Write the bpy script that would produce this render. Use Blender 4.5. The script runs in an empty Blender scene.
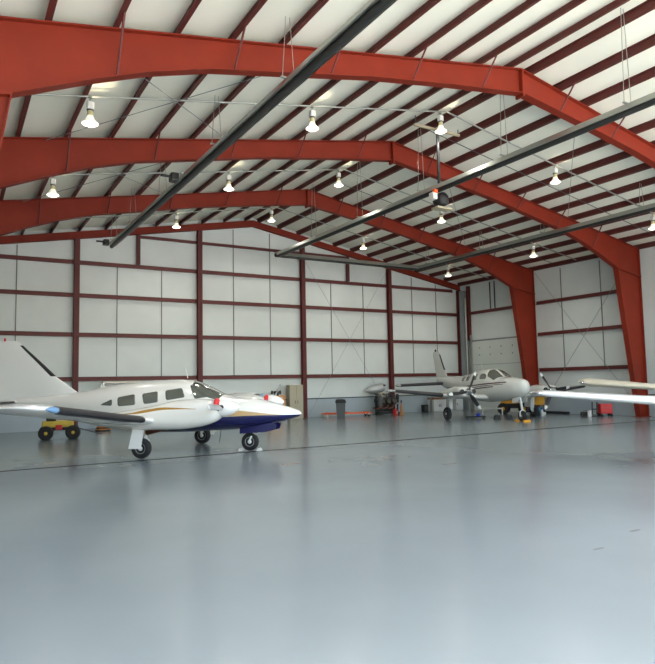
import bpy, math, random
from mathutils import Vector, Matrix
random.seed(7)
sc = bpy.context.scene
COL = sc.collection
PI = math.pi
sin, cos = math.sin, math.cos

# ------------------------------------------------------------------ helpers
class MB:
    """collects shapes and links them as ONE mesh object"""
    def __init__(s): s.v=[]; s.f=[]; s.m=[]; s.sm=[]
    def add(s, vs, fs, mi=0, smooth=False):
        o=len(s.v); s.v+= [tuple(v) for v in vs]
        for f in fs: s.f.append(tuple(i+o for i in f)); s.m.append(mi); s.sm.append(smooth)
        return s
    def box(s, c, size, rz=0, mi=0, M=None):
        hx,hy,hz=[d/2 for d in size]
        vs=[]
        for x,y,z in ((-1,-1,-1),(1,-1,-1),(1,1,-1),(-1,1,-1),(-1,-1,1),(1,-1,1),(1,1,1),(-1,1,1)):
            p=Vector((x*hx,y*hy,z*hz))
            if M is not None: p=M@p
            if rz: p=Matrix.Rotation(rz,3,'Z')@p
            vs.append(p+Vector(c))
        return s.add(vs,[(0,3,2,1),(4,5,6,7),(0,1,5,4),(1,2,6,5),(2,3,7,6),(3,0,4,7)],mi)
    def bbox(s, a, b, mi=0):
        return s.box([(a[i]+b[i])/2 for i in range(3)],[abs(b[i]-a[i]) for i in range(3)],0,mi)
    def rbox(s, c, size, r=.02, mi=0, rz=0):
        """box with bevelled vertical and top edges"""
        hx,hy,hz=[d/2 for d in size]; r=min(r,hx*.9,hy*.9,hz*.9)
        def ring(ix,z):
            pts=[]
            for sx,sy,a0 in ((1,1,0),(-1,1,PI/2),(-1,-1,PI),(1,-1,1.5*PI)):
                for k in range(4):
                    a=a0+k*PI/6
                    rr=max(r-ix,.0005)
                    pts.append(Vector((sx*(hx-r)+rr*cos(a), sy*(hy-r)+rr*sin(a), z)))
            return pts
        rings=[ring(r*.7,-hz),ring(r*.2,-hz+r*.25),ring(0,-hz+r),ring(0,hz-r),ring(r*.2,hz-r*.25),ring(r*.7,hz)]
        vs=[];n=16
        R=Matrix.Rotation(rz,3,'Z')
        for g in rings: vs+= [R@p+Vector(c) for p in g]
        fs=[tuple(range(n-1,-1,-1)),tuple(range(5*n,6*n))]
        for j in range(5):
            for i in range(n): fs.append((j*n+i,j*n+(i+1)%n,(j+1)*n+(i+1)%n,(j+1)*n+i))
        return s.add(vs,fs,mi)
    def tube(s, pts, r, n=10, mi=0, smooth=True):
        pts=[Vector(p) for p in pts]; rs=r if isinstance(r,(list,tuple)) else [r]*len(pts)
        vs=[]; up=None
        for i,p in enumerate(pts):
            t=(pts[min(i+1,len(pts)-1)]-pts[max(i-1,0)]).normalized()
            if up is None: up=Vector((0,0,1)) if abs(t.z)<.9 else Vector((1,0,0))
            a=t.cross(up).normalized(); b=a.cross(t).normalized(); up=b
            for k in range(n):
                an=2*PI*k/n; vs.append(p+(a*cos(an)+b*sin(an))*rs[i])
        fs=[]
        for j in range(len(pts)-1):
            for k in range(n): fs.append((j*n+k,j*n+(k+1)%n,(j+1)*n+(k+1)%n,(j+1)*n+k))
        s.add(vs,fs,mi,smooth)
        s.add(vs[:n],[tuple(range(n-1,-1,-1))],mi); s.add(vs[-n:],[tuple(range(n))],mi)
        return s
    def lathe(s, prof, n=24, M=None, mi=0, smooth=True):
        """prof: (r, h) pairs about local Z, M maps to place"""
        vs=[];fs=[]
        for r,h in prof:
            for k in range(n):
                a=2*PI*k/n; p=Vector((max(r,1e-4)*cos(a),max(r,1e-4)*sin(a),h)); vs.append(M@p if M is not None else p)
        for j in range(len(prof)-1):
            for k in range(n): fs.append((j*n+k,j*n+(k+1)%n,(j+1)*n+(k+1)%n,(j+1)*n+k))
        s.add(vs,fs,mi,smooth)
        s.add(vs[:n],[tuple(range(n-1,-1,-1))],mi); s.add(vs[-n:],[tuple(range(n))],mi)
        return s
    def prism(s, poly, a, b, mi=0):
        """poly of 3D points at a; the same moved by vector b-a"""
        d=Vector(b)-Vector(a); n=len(poly); P=[Vector(p) for p in poly]
        vs=P+[p+d for p in P]
        fs=[tuple(range(n-1,-1,-1)),tuple(range(n,2*n))]+[(i,(i+1)%n,n+(i+1)%n,n+i) for i in range(n)]
        return s.add(vs,fs,mi)
    def loft(s, rings, mi=0, smooth=True, caps=True, closed=True):
        n=len(rings[0]); vs=[p for r in rings for p in r]; fs=[]
        for j in range(len(rings)-1):
            for k in range(n if closed else n-1): fs.append((j*n+k,j*n+(k+1)%n,(j+1)*n+(k+1)%n,(j+1)*n+k))
        s.add(vs,fs,mi,smooth)
        if caps: s.add(rings[0],[tuple(range(n-1,-1,-1))],mi); s.add(rings[-1],[tuple(range(n))],mi)
        return s
    def build(s, name, mats, parent=None, loc=None):
        me=bpy.data.meshes.new(name); me.from_pydata(s.v,[],s.f)
        for m in (mats if isinstance(mats,(list,tuple)) else [mats]): me.materials.append(m)
        me.polygons.foreach_set('material_index',s.m); me.polygons.foreach_set('use_smooth',s.sm)
        me.update()
        import bmesh
        bm=bmesh.new(); bm.from_mesh(me); bmesh.ops.recalc_face_normals(bm,faces=bm.faces); bm.to_mesh(me); bm.free()
        o=bpy.data.objects.new(name,me); COL.objects.link(o)
        if loc: o.location=loc
        if parent: o.parent=parent
        return o

def tag(o,label,cat,group=None,kind=None):
    o['label']=label; o['category']=cat
    if group: o['group']=group
    if kind: o['kind']=kind
    return o
def thing(name,label,cat,loc=(0,0,0),rz=0,group=None):
    o=bpy.data.objects.new(name,None); COL.objects.link(o); o.location=loc; o.rotation_euler=(0,0,rz)
    return tag(o,label,cat,group)
def struct(o): o['kind']='structure'; return o
def part_label(o,t): o['label']=t; return o
def copy_tree(o,parent=None):
    c=o.copy(); COL.objects.link(c)
    if parent: c.parent=parent
    for ch in list(o.children): copy_tree(ch,c)
    return c
def srgb(r,g,b):
    f=lambda c:(c/255/12.92 if c/255<=.04045 else ((c/255+.055)/1.055)**2.4)
    return (f(r),f(g),f(b),1)
def axisM(loc,axis):
    """matrix taking local Z to axis"""
    q=Vector((0,0,1)).rotation_difference(Vector(axis).normalized())
    return Matrix.Translation(Vector(loc))@q.to_matrix().to_4x4()

# ------------------------------------------------------------------ materials
def mat(name,col,rough=.5,metal=0,coat=0,noise=None,spec=.5,bump=None,emit=None):
    m=bpy.data.materials.new(name); m.use_nodes=True; nt=m.node_tree; b=nt.nodes['Principled BSDF']
    b.inputs['Base Color'].default_value=col; b.inputs['Roughness'].default_value=rough
    b.inputs['Metallic'].default_value=metal; b.inputs['Coat Weight'].default_value=coat
    b.inputs['Specular IOR Level'].default_value=spec
    if emit: b.inputs['Emission Color'].default_value=emit[0]; b.inputs['Emission Strength'].default_value=emit[1]
    if noise or bump:
        tc=nt.nodes.new('ShaderNodeTexCoord'); nz=nt.nodes.new('ShaderNodeTexNoise')
        sc_,amt=(noise or (bump[0],0)); nz.inputs['Scale'].default_value=sc_; nz.inputs['Detail'].default_value=5
        nt.links.new(tc.outputs['Object'],nz.inputs['Vector'])
        if noise:
            mx=nt.nodes.new('ShaderNodeMix'); mx.data_type='RGBA'; mx.blend_type='MULTIPLY'
            rp=nt.nodes.new('ShaderNodeMapRange'); rp.inputs['From Min'].default_value=.3; rp.inputs['From Max'].default_value=.7
            rp.inputs['To Min'].default_value=1-amt; rp.inputs['To Max'].default_value=1+amt*.3
            nt.links.new(nz.outputs['Fac'],rp.inputs['Value'])
            mx.inputs['Factor'].default_value=1; mx.inputs['A'].default_value=col
            nt.links.new(rp.outputs['Result'],mx.inputs['B']); nt.links.new(mx.outputs['Result'],b.inputs['Base Color'])
        if bump:
            bp=nt.nodes.new('ShaderNodeBump'); bp.inputs['Strength'].default_value=bump[1]; bp.inputs['Distance'].default_value=.02
            nt.links.new(nz.outputs['Fac'],bp.inputs['Height']); nt.links.new(bp.outputs['Normal'],b.inputs['Normal'])
    return m
M={}
M['steel']=mat('red_oxide_steel',srgb(126,38,18),.6,spec=.3,noise=(1.3,.14))
M['girt']=mat('dark_red_girt',srgb(98,40,38),.6,noise=(2,.15))
M['purlin']=mat('maroon_purlin',srgb(86,33,27),.6,noise=(2,.15))
M['roof']=mat('white_roof_insulation',srgb(240,241,226),.75,noise=(.6,.05))
M['liner']=mat('white_wall_liner',srgb(212,219,217),.55,noise=(.9,.06),bump=(1.6,.25))
M['seam']=mat('grey_seam',srgb(116,120,119),.6)
M['wains']=mat('grey_wainscot',srgb(166,178,184),.5,noise=(1.2,.08))
M['door']=mat('overhead_door_panel',srgb(208,214,208),.5,noise=(1,.04))
M['apron']=mat('apron_concrete',srgb(196,192,184),.9,noise=(.4,.1))
M['galv']=mat('galvanised',srgb(170,172,165),.35,metal=.8)
M['tube']=mat('dark_tube',srgb(52,54,52),.45,metal=.3)
M['white']=mat('white_paint',srgb(236,236,232),.22,coat=.6)
M['rubber']=mat('black_rubber',srgb(28,29,31),.75,noise=(9,.2))
M['boot']=mat('deicing_boot',srgb(44,42,44),.5,noise=(5,.15))
M['hubm']=mat('wheel_white',srgb(205,208,205),.4)
M['chrome']=mat('polished_metal',srgb(205,208,212),.2,metal=1)
M['glass']=mat('tinted_window',srgb(92,95,86),.06,spec=.8,coat=.6)
M['black']=mat('matt_black',srgb(26,27,28),.6)
M['dgrey']=mat('dark_grey',srgb(70,74,76),.55)
M['grey']=mat('mid_grey',srgb(128,134,136),.5)
M['red']=mat('red_fabric',srgb(205,40,48),.6)
M['redp']=mat('red_paint',srgb(190,28,30),.35)
M['yellow']=mat('yellow_paint',srgb(222,158,30),.4,noise=(4,.2))
M['yellow2']=mat('dull_yellow_paint',srgb(196,170,60),.5,noise=(4,.2))
M['orange']=mat('orange_paint',srgb(226,92,36),.45)
M['oran2']=mat('orange_drawer',srgb(196,132,66),.5)
M['teal']=mat('teal_plastic',srgb(24,128,160),.35)
M['blue']=mat('blue_plastic',srgb(40,60,170),.4)
M['beige']=mat('beige_metal',srgb(164,156,132),.5,noise=(1,.05))
M['beigep']=mat('beige_aircraft_paint',srgb(214,206,184),.3,coat=.4)
M['wood']=mat('brown_wood',srgb(150,100,60),.6,noise=(6,.25))
M['oil']=mat('oily_engine_metal',srgb(62,57,48),.45,metal=.5,noise=(8,.4))
M['copper']=mat('rusty_exhaust',srgb(120,74,52),.5,metal=.4,noise=(8,.35))
M['silver']=mat('silver_blade',srgb(176,178,178),.35,metal=.3)
M['lampbox']=mat('lamp_housing',srgb(225,225,220),.4)
M['lampneck']=mat('lamp_neck',srgb(205,196,150),.45)
M['lampglow']=mat('lamp_glow',srgb(255,250,235),.4,emit=(srgb(255,248,228),6))
M['reflect']=mat('lamp_reflector',srgb(240,240,235),.35,emit=(srgb(255,246,220),.4))
M['navgreen']=mat('nav_light_lens',srgb(110,150,190),.08,coat=.8)

def curve_node(nt,src,pts,lo,hi):
    """a smooth function of src given by (x, value) pairs; values 0..2 m"""
    mr=nt.nodes.new('ShaderNodeMapRange'); mr.inputs['From Min'].default_value=lo; mr.inputs['From Max'].default_value=hi
    nt.links.new(src,mr.inputs['Value'])
    fc=nt.nodes.new('ShaderNodeFloatCurve'); c=fc.mapping.curves[0]
    P=[((x-lo)/(hi-lo),v/4) for x,v in pts]
    c.points[0].location=P[0]; c.points[1].location=P[-1]
    for p in P[1:-1]: c.points.new(*p)
    fc.mapping.update()
    nt.links.new(mr.outputs['Result'],fc.inputs['Value'])
    ml=nt.nodes.new('ShaderNodeMath'); ml.operation='MULTIPLY'; ml.inputs[1].default_value=4
    nt.links.new(fc.outputs['Value'],ml.inputs[0]); return ml.outputs[0]
def paint(name,base,layers,lo=-6.5,hi=4.0,rough=.22,coat=.6):
    """aircraft paint: base colour with bands lying between two curves of the length x"""
    m=bpy.data.materials.new(name); m.use_nodes=True; nt=m.node_tree; b=nt.nodes['Principled BSDF']
    b.inputs['Roughness'].default_value=rough; b.inputs['Coat Weight'].default_value=coat
    tc=nt.nodes.new('ShaderNodeTexCoord'); sp=nt.nodes.new('ShaderNodeSeparateXYZ'); nt.links.new(tc.outputs['Object'],sp.inputs[0])
    cur=None
    for col,lo_pts,hi_pts,(x0,x1) in layers:
        fs=[]
        a=curve_node(nt,sp.outputs['X'],lo_pts,lo,hi); g=nt.nodes.new('ShaderNodeMath'); g.operation='GREATER_THAN'
        nt.links.new(sp.outputs['Z'],g.inputs[0]); nt.links.new(a,g.inputs[1]); fs.append(g.outputs[0])
        a=curve_node(nt,sp.outputs['X'],hi_pts,lo,hi); g=nt.nodes.new('ShaderNodeMath'); g.operation='LESS_THAN'
        nt.links.new(sp.outputs['Z'],g.inputs[0]); nt.links.new(a,g.inputs[1]); fs.append(g.outputs[0])
        g=nt.nodes.new('ShaderNodeMath'); g.operation='GREATER_THAN'; nt.links.new(sp.outputs['X'],g.inputs[0]); g.inputs[1].default_value=x0; fs.append(g.outputs[0])
        g=nt.nodes.new('ShaderNodeMath'); g.operation='LESS_THAN'; nt.links.new(sp.outputs['X'],g.inputs[0]); g.inputs[1].default_value=x1; fs.append(g.outputs[0])
        acc=fs[0]
        for f in fs[1:]:
            mm=nt.nodes.new('ShaderNodeMath'); mm.operation='MULTIPLY'; nt.links.new(acc,mm.inputs[0]); nt.links.new(f,mm.inputs[1]); acc=mm.outputs[0]
        mx=nt.nodes.new('ShaderNodeMix'); mx.data_type='RGBA'
        nt.links.new(acc,mx.inputs['Factor'])
        if cur is None: mx.inputs['A'].default_value=base
        else: nt.links.new(cur,mx.inputs['A'])
        mx.inputs['B'].default_value=col; cur=mx.outputs['Result']
    nt.links.new(cur,b.inputs['Base Color']); return m

# floor: glossy grey epoxy with a dark saw-cut joint and a few worn marks
def floor_mat():
    m=bpy.data.materials.new('grey_epoxy_floor'); m.use_nodes=True; nt=m.node_tree; b=nt.nodes['Principled BSDF']
    N=nt.nodes.new; L=nt.links.new
    tc=N('ShaderNodeTexCoord'); sp=N('ShaderNodeSeparateXYZ'); L(tc.outputs['Object'],sp.inputs[0])
    n1=N('ShaderNodeTexNoise'); n1.inputs['Scale'].default_value=.35; n1.inputs['Detail'].default_value=6; L(tc.outputs['Object'],n1.inputs['Vector'])
    n2=N('ShaderNodeTexNoise'); n2.inputs['Scale'].default_value=3.5; n2.inputs['Detail'].default_value=4; L(tc.outputs['Object'],n2.inputs['Vector'])
    cr=N('ShaderNodeValToRGB'); cr.color_ramp.elements[0].position=.3; cr.color_ramp.elements[1].position=.7
    cr.color_ramp.elements[0].color=srgb(126,136,139); cr.color_ramp.elements[1].color=srgb(136,146,149); L(n1.outputs['Fac'],cr.inputs[0])
    cur=cr.outputs[0]
    def math_(op,a,bv,c=None):
        n=N('ShaderNodeMath'); n.operation=op
        for i,v in enumerate((a,bv,c)):
            if v is None: continue
            if isinstance(v,(int,float)): n.inputs[i].default_value=v
            else: L(v,n.inputs[i])
        return n.outputs[0]
    def over(mask,col):
        nonlocal cur
        mx=N('ShaderNodeMix'); mx.data_type='RGBA'; L(mask,mx.inputs['Factor']); L(cur,mx.inputs['A']); mx.inputs['B'].default_value=col; cur=mx.outputs['Result']
    # joint along X at Y = 14.45
    w=N('ShaderNodeTexNoise'); w.noise_dimensions='1D'; w.inputs['Scale'].default_value=.25; L(sp.outputs['X'],w.inputs['W'])
    jy=math_('ADD',math_('MULTIPLY',w.outputs['Fac'],.25),14.3)
    d=math_('ABSOLUTE',math_('SUBTRACT',sp.outputs['Y'],jy),None)
    jm=math_('LESS_THAN',d,.075); over(jm,srgb(48,47,46))
    def spot(x,y,rx,ry,col,st=.7):
        e=math_('ADD',math_('POWER',math_('DIVIDE',math_('SUBTRACT',sp.outputs['X'],x),rx),2),math_('POWER',math_('DIVIDE',math_('SUBTRACT',sp.outputs['Y'],y),ry),2))
        e=math_('ADD',e,math_('MULTIPLY',math_('SUBTRACT',n2.outputs['Fac'],.5),2.2))
        over(math_('MULTIPLY',math_('LESS_THAN',e,.8),st),col)
    for s in SPOTS: spot(*s)
    L(cur,b.inputs['Base Color'])
    rr=N('ShaderNodeMapRange'); rr.inputs['To Min'].default_value=.195; rr.inputs['To Max'].default_value=.225; L(n1.outputs['Fac'],rr.inputs['Value'])
    L(rr.outputs['Result'],b.inputs['Roughness']); L(math_('MULTIPLY',math_('SUBTRACT',1.0,jm),.55),b.inputs['Specular IOR Level'])
    return m
SPOTS=[(6.1,11.72,.26,.1,srgb(138,68,54),.75),(8.42,11.5,.22,.08,srgb(156,88,74),.5),(8.56,9.65,.22,.06,srgb(156,88,74),.55),(6.38,4.27,.1,.03,srgb(92,90,88),.5),(5.44,4.03,.09,.025,srgb(100,98,96),.5)]
M['floor']=floor_mat()

# ------------------------------------------------------------------ the building
RX,RT,SL=12.12,9.44,.1774       # ridge position, height of rafter tops there, roof slope
XL,XR,YB,YF=-.96,25.2,27.07,-.6
F=[10.57,15.95,21.64]
DEP=.6375
top=lambda X: RT-abs(X-RX)*SL
struct(MB().bbox((XL-.3,YF-.5,-.2),(XR+.3,YB+.3,0)).build('floor',M['floor']))
struct(MB().bbox((-150,-120,-.3),(170,YF-.5,-.02)).build('ground_outside',M['apron']))
def wall_panel(name,axis,pos,a0,a1,ztop,seams,th=.12,extra=None):
    mb=MB()
    return mb
# back wall: gable shaped liner with thin grey seams
mb=MB(); y0=YB+.06
poly=[(XL,y0,0),(XR,y0,0),(XR,y0,top(XR)+.17),(RX,y0,RT+.17),(XL,y0,top(XL)+.17)]
mb.prism(poly,(0,0,0),(0,.15,0))
for X in (-.0,2.1,5.93,7.82,11.19,13.07,16.49,18.46,21.71,23.43):
    zt=top(X)-.35 if not 5<X<9 and not 15.5<X<19 else 6.76
    z0=2.1
    mb.bbox((X-.018,y0-.03,z0),(X+.018,y0+.01,zt),1)
struct(mb.build('wall_back',[M['liner'],M['seam']]))
mb=MB(); x0=XR+.06
mb.bbox((x0,10.35,0),(x0+.15,YB+.2,top(XR)+.3)); mb.bbox((x0,YF,6.4),(x0+.15,10.35,top(XR)+.3))   # the two nearest bays stand open to the apron
for Y in (F[1]+1.95,F[1]+4.1): mb.bbox((x0-.03,Y-.018,2.2),(x0+.01,Y+.018,7.0),1)
for Y in (F[0]+1.8,F[0]+3.6): mb.bbox((x0-.03,Y-.025,0),(x0+.01,Y+.025,7.0),1)
struct(mb.build('wall_right',[M['liner'],M['seam']]))
struct(MB().bbox((XL-.21,YF,0),(XL-.06,YB+.2,top(XL)+.3)).build('wall_left',M['liner']))
mb=MB()
ov=.25
for sgn,xe in ((-1,XL-.25),(1,XR+.25)):
    z1=RT-abs(xe-RX)*SL
    mb.prism([(RX,YF-.3,RT+.17),(xe,YF-.3,z1+.17),(xe,YF-.3,z1+.32),(RX,YF-.3,RT+.32)],(0,0,0),(0,YB+.6-YF,0))
struct(mb.build('ceiling',M['roof']))
# wainscot along the foot of the walls
struct(MB().bbox((XL,YB-.01,0),(XR,YB+.07,.9)).bbox((XL,YB-.03,.88),(XR,YB+.05,.93),1).build('baseboard_back',[M['wains'],M['dgrey']]))
struct(MB().bbox((XR-.01,10.4,0),(XR+.07,22.55,.9)).bbox((XR-.03,10.4,.88),(XR+.05,22.55,.93),1).build('baseboard_right',[M['wains'],M['dgrey']]))
# sectional overhead door in the far bay of the right wall
d=MB().bbox((XR-.03,22.6,.0),(XR+.05,26.15,3.86))
for z in (1.2,2.52): d.bbox((XR-.036,22.6,z-.012),(XR,26.15,z+.012),1)
d.bbox((XR-.04,22.6,3.82),(XR+.02,26.15,3.9),1)
for zz in (.7,1.7,3.05,3.45):
    for Y in (23.2,24.0,24.8,25.6): d.lathe([(.035,0),(.035,.02),(.02,.03)],10,axisM((XR-.035,Y,zz),(-1,0,0)),1)
door=struct(d.build('door_1',[M['door'],M['grey']]))
tr=MB()
tr.bbox((XR-.12,26.15,0),(XR-.02,26.25,4.2)); tr.bbox((XR-.12,22.5,0),(XR-.02,22.6,4.2))
tr.build('door_track',M['galv'],door)

# rigid frames of red steel; rafter depth along the slope
DPS=[.6375,.55,.51,.56,.6,.73,.91,1.2]
def depth(x):
    X_=[0,2.3,4.6,6.5,8.2,9.3,10.2,11.42]
    for i in range(7):
        if X_[i]<=x<=X_[i+1]: return DPS[i]+(DPS[i+1]-DPS[i])*(x-X_[i])/(X_[i+1]-X_[i])
    return 1.2
def frame(Y,label):
    t=thing('rigid_frame',label,'steel frame',(RX,Y,0),0,None)
    fl,wt=.115,.012       # half flange width, half web thickness
    kneeX,kneeZ=11.42,6.2
    for s,nm in ((-1,'rafter'),(1,'rafter')):
        xs=[0,2.3,4.6,6.5,8.2,9.3,10.2,kneeX]
        bot=[RT-x*SL-dp for x,dp in zip(xs,DPS)]; bot[7]=kneeZ
        mb=MB()
        tp=[(s*x,RT-x*SL) for x in xs]+[(s*12.98,RT-12.98*SL)]
        bt=[(s*x,z) for x,z in zip(xs,bot)]+[(s*12.98,kneeZ-.28)]
        mb.prism([(x,-wt,z) for x,z in tp]+[(x,-wt,z) for x,z in bt[::-1]],(0,0,0),(0,2*wt,0))
        for a,b in zip(tp[:-1],tp[1:]): mb.prism([(a[0],-fl,a[1]),(b[0],-fl,b[1]),(b[0],-fl,b[1]-.022),(a[0],-fl,a[1]-.022)],(0,0,0),(0,2*fl,0))
        for a,b in zip(bt[:-1],bt[1:]): mb.prism([(a[0],-fl,a[1]+.022),(b[0],-fl,b[1]+.022),(b[0],-fl,b[1]),(a[0],-fl,a[1])],(0,0,0),(0,2*fl,0))
        mb.build('rafter',M['steel'],t)
        # tapered column
        cb=MB(); o0,o1=12.98,12.98; i1,i0=kneeX,12.38
        zt=RT-12.98*SL-.02
        cb.prism([(s*o0,-wt,0),(s*o0,-wt,kneeZ-.25),(s*i1,-wt,kneeZ-.0),(s*i0,-wt,0)],(0,0,0),(0,2*wt,0))
        cb.prism([(s*o0,-fl,0),(s*o0,-fl,zt),(s*(o0-.022),-fl,zt),(s*(o0-.022),-fl,0)],(0,0,0),(0,2*fl,0))
        cb.prism([(s*i0,-fl,0),(s*i1,-fl,kneeZ),(s*(i1+.025),-fl,kneeZ),(s*(i0+.025),-fl,0)],(0,0,0),(0,2*fl,0))
        cb.bbox((s*12.3-.0,-.16,0),(s*13.02,.16,.025))
        cb.build('column',M['steel'],t)
    MB().bbox((-.03,-fl-.01,RT-DEP-.09),(.03,fl+.01,RT-.03)).build('ridge_plate',M['steel'],t)
    for s in (-1,1):
        mb=MB().prism([(s*kneeX,-fl-.005,kneeZ+.03),(s*13.0,-fl-.005,kneeZ-.25),(s*13.0,-fl-.005,kneeZ-.3),(s*kneeX,-fl-.005,kneeZ-.03)],(0,0,0),(0,2*fl+.01,0))
        mb.build('knee_plate',M['steel'],t)
        for k in range(1,11,2):
            x=.335+1.058*k
            if x>11.3: continue
            zb=RT-x*SL-depth(x)
            mb=MB()
            for dy in (-.62,):
                mb.tube([(s*x,dy,RT-x*SL+.05),(s*x,-.1,zb+.03)],.022,6)
            mb.build('flange_brace',M['girt'],t)
    return t
frame(F[0],'nearest red rigid frame, crossing the top of the view')
frame(F[1],'middle red rigid frame, second of three from the camera')
frame(F[2],'farthest red rigid frame, its tapered column behind the nose of the grey twin')

# end wall framing
def ibeam_col(name,X,Y,z0,z1,label,w=.2,d=.22,m='girt'):
    mb=MB(); mb.bbox((X-w/2,Y-d/2,z0),(X+w/2,Y-d/2+.02,z1)); mb.bbox((X-w/2,Y+d/2-.02,z0),(X+w/2,Y+d/2,z1)); mb.bbox((X-.012,Y-d/2,z0),(X+.012,Y+d/2,z1))
    return tag(mb.build(name,M[m]),label,'column')
CX=[4.29,9.49,14.77,20.05,25.0]
cn=['leftmost','second from left','middle','fourth from left','rightmost']
cw=['behind the white airplane tail','behind the white airplane windscreen','beside the tall beige cabinet','behind the engine stand','beside the corner downpipe']
rb=lambda X: 9.12-abs(X-RX)*SL
for X,a,b in zip(CX,cn,cw): ibeam_col('wall_column',X,YB-.13,0,rb(X)-.0,'dark red back wall column, %s, %s'%(a,b))
mb=MB()
for s in (-1,1):
    xe=12.95
    P=[(RX,rb(RX)),(RX+s*xe,rb(RX+s*xe)),(RX+s*xe,rb(RX+s*xe)+.3),(RX,rb(RX)+.3)]
    mb.prism([(x,YB-.2,z) for x,z in P],(0,0,0),(0,.03,0))
    mb.prism([(P[0][0],YB-.26,P[0][1]),(P[1][0],YB-.26,P[1][1]),(P[1][0],YB-.26,P[1][1]+.02),(P[0][0],YB-.26,P[0][1]+.02)],(0,0,0),(0,.2,0))
tag(mb.build('end_rafter',M['steel']),'dark red gable rafter along the sloping top of the back wall','beam')
# girts of the back wall, one per bay and row
GZ=[2.01,3.81,5.42,6.78]; rown=['lowest','second lowest','third lowest','fourth lowest']
bays=[(-.9,CX[0]),(CX[0],CX[1]),(CX[1],CX[2]),(CX[2],CX[3]),(CX[3],CX[4])]
bayn=['left of the leftmost back wall column','between first and second back wall columns from left','between second and third back wall columns from left','between third and fourth back wall columns from left','between two rightmost back wall columns']
def girt(a,b,label,h=.17):
    mb=MB(); ax=0 if abs(b[0]-a[0])>abs(b[1]-a[1]) else 1
    z=a[2]; w=.075
    if ax==0:
        mb.bbox((a[0],a[1]-.015,z-h/2),(b[0],a[1]+.015,z+h/2)); mb.bbox((a[0],a[1]-.015,z+h/2-.02),(b[0],a[1]+w,z+h/2)); mb.bbox((a[0],a[1]-w,z-h/2),(b[0],a[1]+.015,z-h/2+.02))
    else:
        mb.bbox((a[0]-.015,a[1],z-h/2),(a[0]+.015,b[1],z+h/2)); mb.bbox((a[0]-.015,a[1],z+h/2-.02),(a[0]+w,b[1],z+h/2)); mb.bbox((a[0]-w,a[1],z-h/2),(a[0]+.015,b[1],z-h/2+.02))
    return tag(mb.build('wall_girt',M['girt']),label,'beam','wall girts')
for bi,(a,b) in enumerate(bays):
    for ri,z in enumerate(GZ):
        a2=a+.12; b2=b-.12
        if ri==3 and bi==0: a2=0.05
        if ri==3 and bi==4: b2=24.6
        girt((a2,YB-.06,z),(b2,YB-.06,z),'dark red %s girt %s'%(rown[ri],bayn[bi]))
girt((6.87,YB-.06,8.1),(CX[1]-.12,YB-.06,8.1),'short dark red top row girt, left of the second back column',.13)
girt((CX[1]+.12,YB-.06,8.1),(CX[2]-.12,YB-.06,8.1),'dark red girt of the top row, under the ridge',.13)
girt((CX[2]+.12,YB-.06,8.1),(17.35,YB-.06,8.1),'short dark red girt of the top row, right of the middle back column',.13)
ibeam_col('wall_post',6.77,YB-.1,GZ[3]+.085,rb(6.77),'short dark red post under the gable rafter, left half of the back wall',.14,.14,'girt')
ibeam_col('wall_post',17.45,YB-.1,GZ[3]+.085,rb(17.45),'short dark red post under the gable rafter, right half of the back wall',.14,.14,'girt')
for z,n in zip((2.11,3.88,5.45),('lowest','middle','upper')):
    girt((XR-.02,F[1]+.12,z),(XR-.02,F[2]-.12,z),'dark red girt on the right wall, %s of the three right of the farthest frame'%n)
girt((XR-.02,F[2]+.12,5.44),(XR-.02,26.2,5.44),'dark red girt on the right wall above the overhead door')
girt((XR-.02,26.36,5.44),(XR-.02,YB-.3,5.44),'short dark red girt between the right corner column and the door post',.12)
tag(MB().bbox((XR-.13,26.24,3.9),(XR+.04,26.4,7.0)).build('wall_post',M['girt']),'dark red post standing on the corner of the overhead door','column')
tag(MB().tube([(XR-.05,24.63,5.53),(XR-.05,24.63,7.0)],.035,8).build('conduit',M['dgrey']),'dark vertical conduit above the overhead door, nearer the corner','pipe','conduits above the door')
tag(MB().tube([(XR-.05,24.3,5.53),(XR-.05,24.3,7.0)],.035,8).build('conduit',M['dgrey']),'dark vertical conduit above the overhead door, farther from the corner','pipe','conduits above the door')
mb=MB().bbox((24.86,26.45,0),(25.17,26.75,6.75)); dp=tag(mb.build('downpipe',M['grey']),'grey square downpipe standing in the right corner of the back wall','pipe')
MB().tube([(24.95,26.36,.0),(24.95,26.36,6.3)],.04,8).build('pipe',M['galv'],dp)
# eave strut + purlins
px=[.335+1.058*k for k in range(13)]
ordn=['first','second','third','fourth','fifth','sixth','seventh','eighth','ninth','tenth','eleventh','twelfth','thirteenth']
def purlin(X,label):
    z=top(X); s=1 if X>RX else -1
    mb=MB(); h=.17; tilt=-s*SL
    def L(x,zz): return (X+x,YF,z+zz+tilt*x)
    prof=[(-.02,0),(.09,0),(.09,.02),(.02,.02),(.02,h-.02),(.0,h-.02),(-.0,h),(-.09,h),(-.09,h-.02),(-.02,h-.02)]
    prof=[(-.07,h),(-.07,h-.02),(-.02,h-.02),(-.02,0),(.07,0),(.07,.025),(.02,.025),(.02,h)]
    if s<0: prof=[(-a,b) for a,b in prof]
    mb.prism([L(a,b) for a,b in prof],(0,YF,0),(0,YB+.05,0))
    return tag(mb.build('roof_purlin',M['purlin']),label,'beam','roof purlins')
for k,dx in enumerate(px):
    if RX-dx>XL: purlin(RX-dx,'dark red roof purlin, %s to the left of the ridge'%ordn[k])
    if RX+dx<XR+.3: purlin(RX+dx,'dark red roof purlin, %s to the right of the ridge'%ordn[k])
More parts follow.
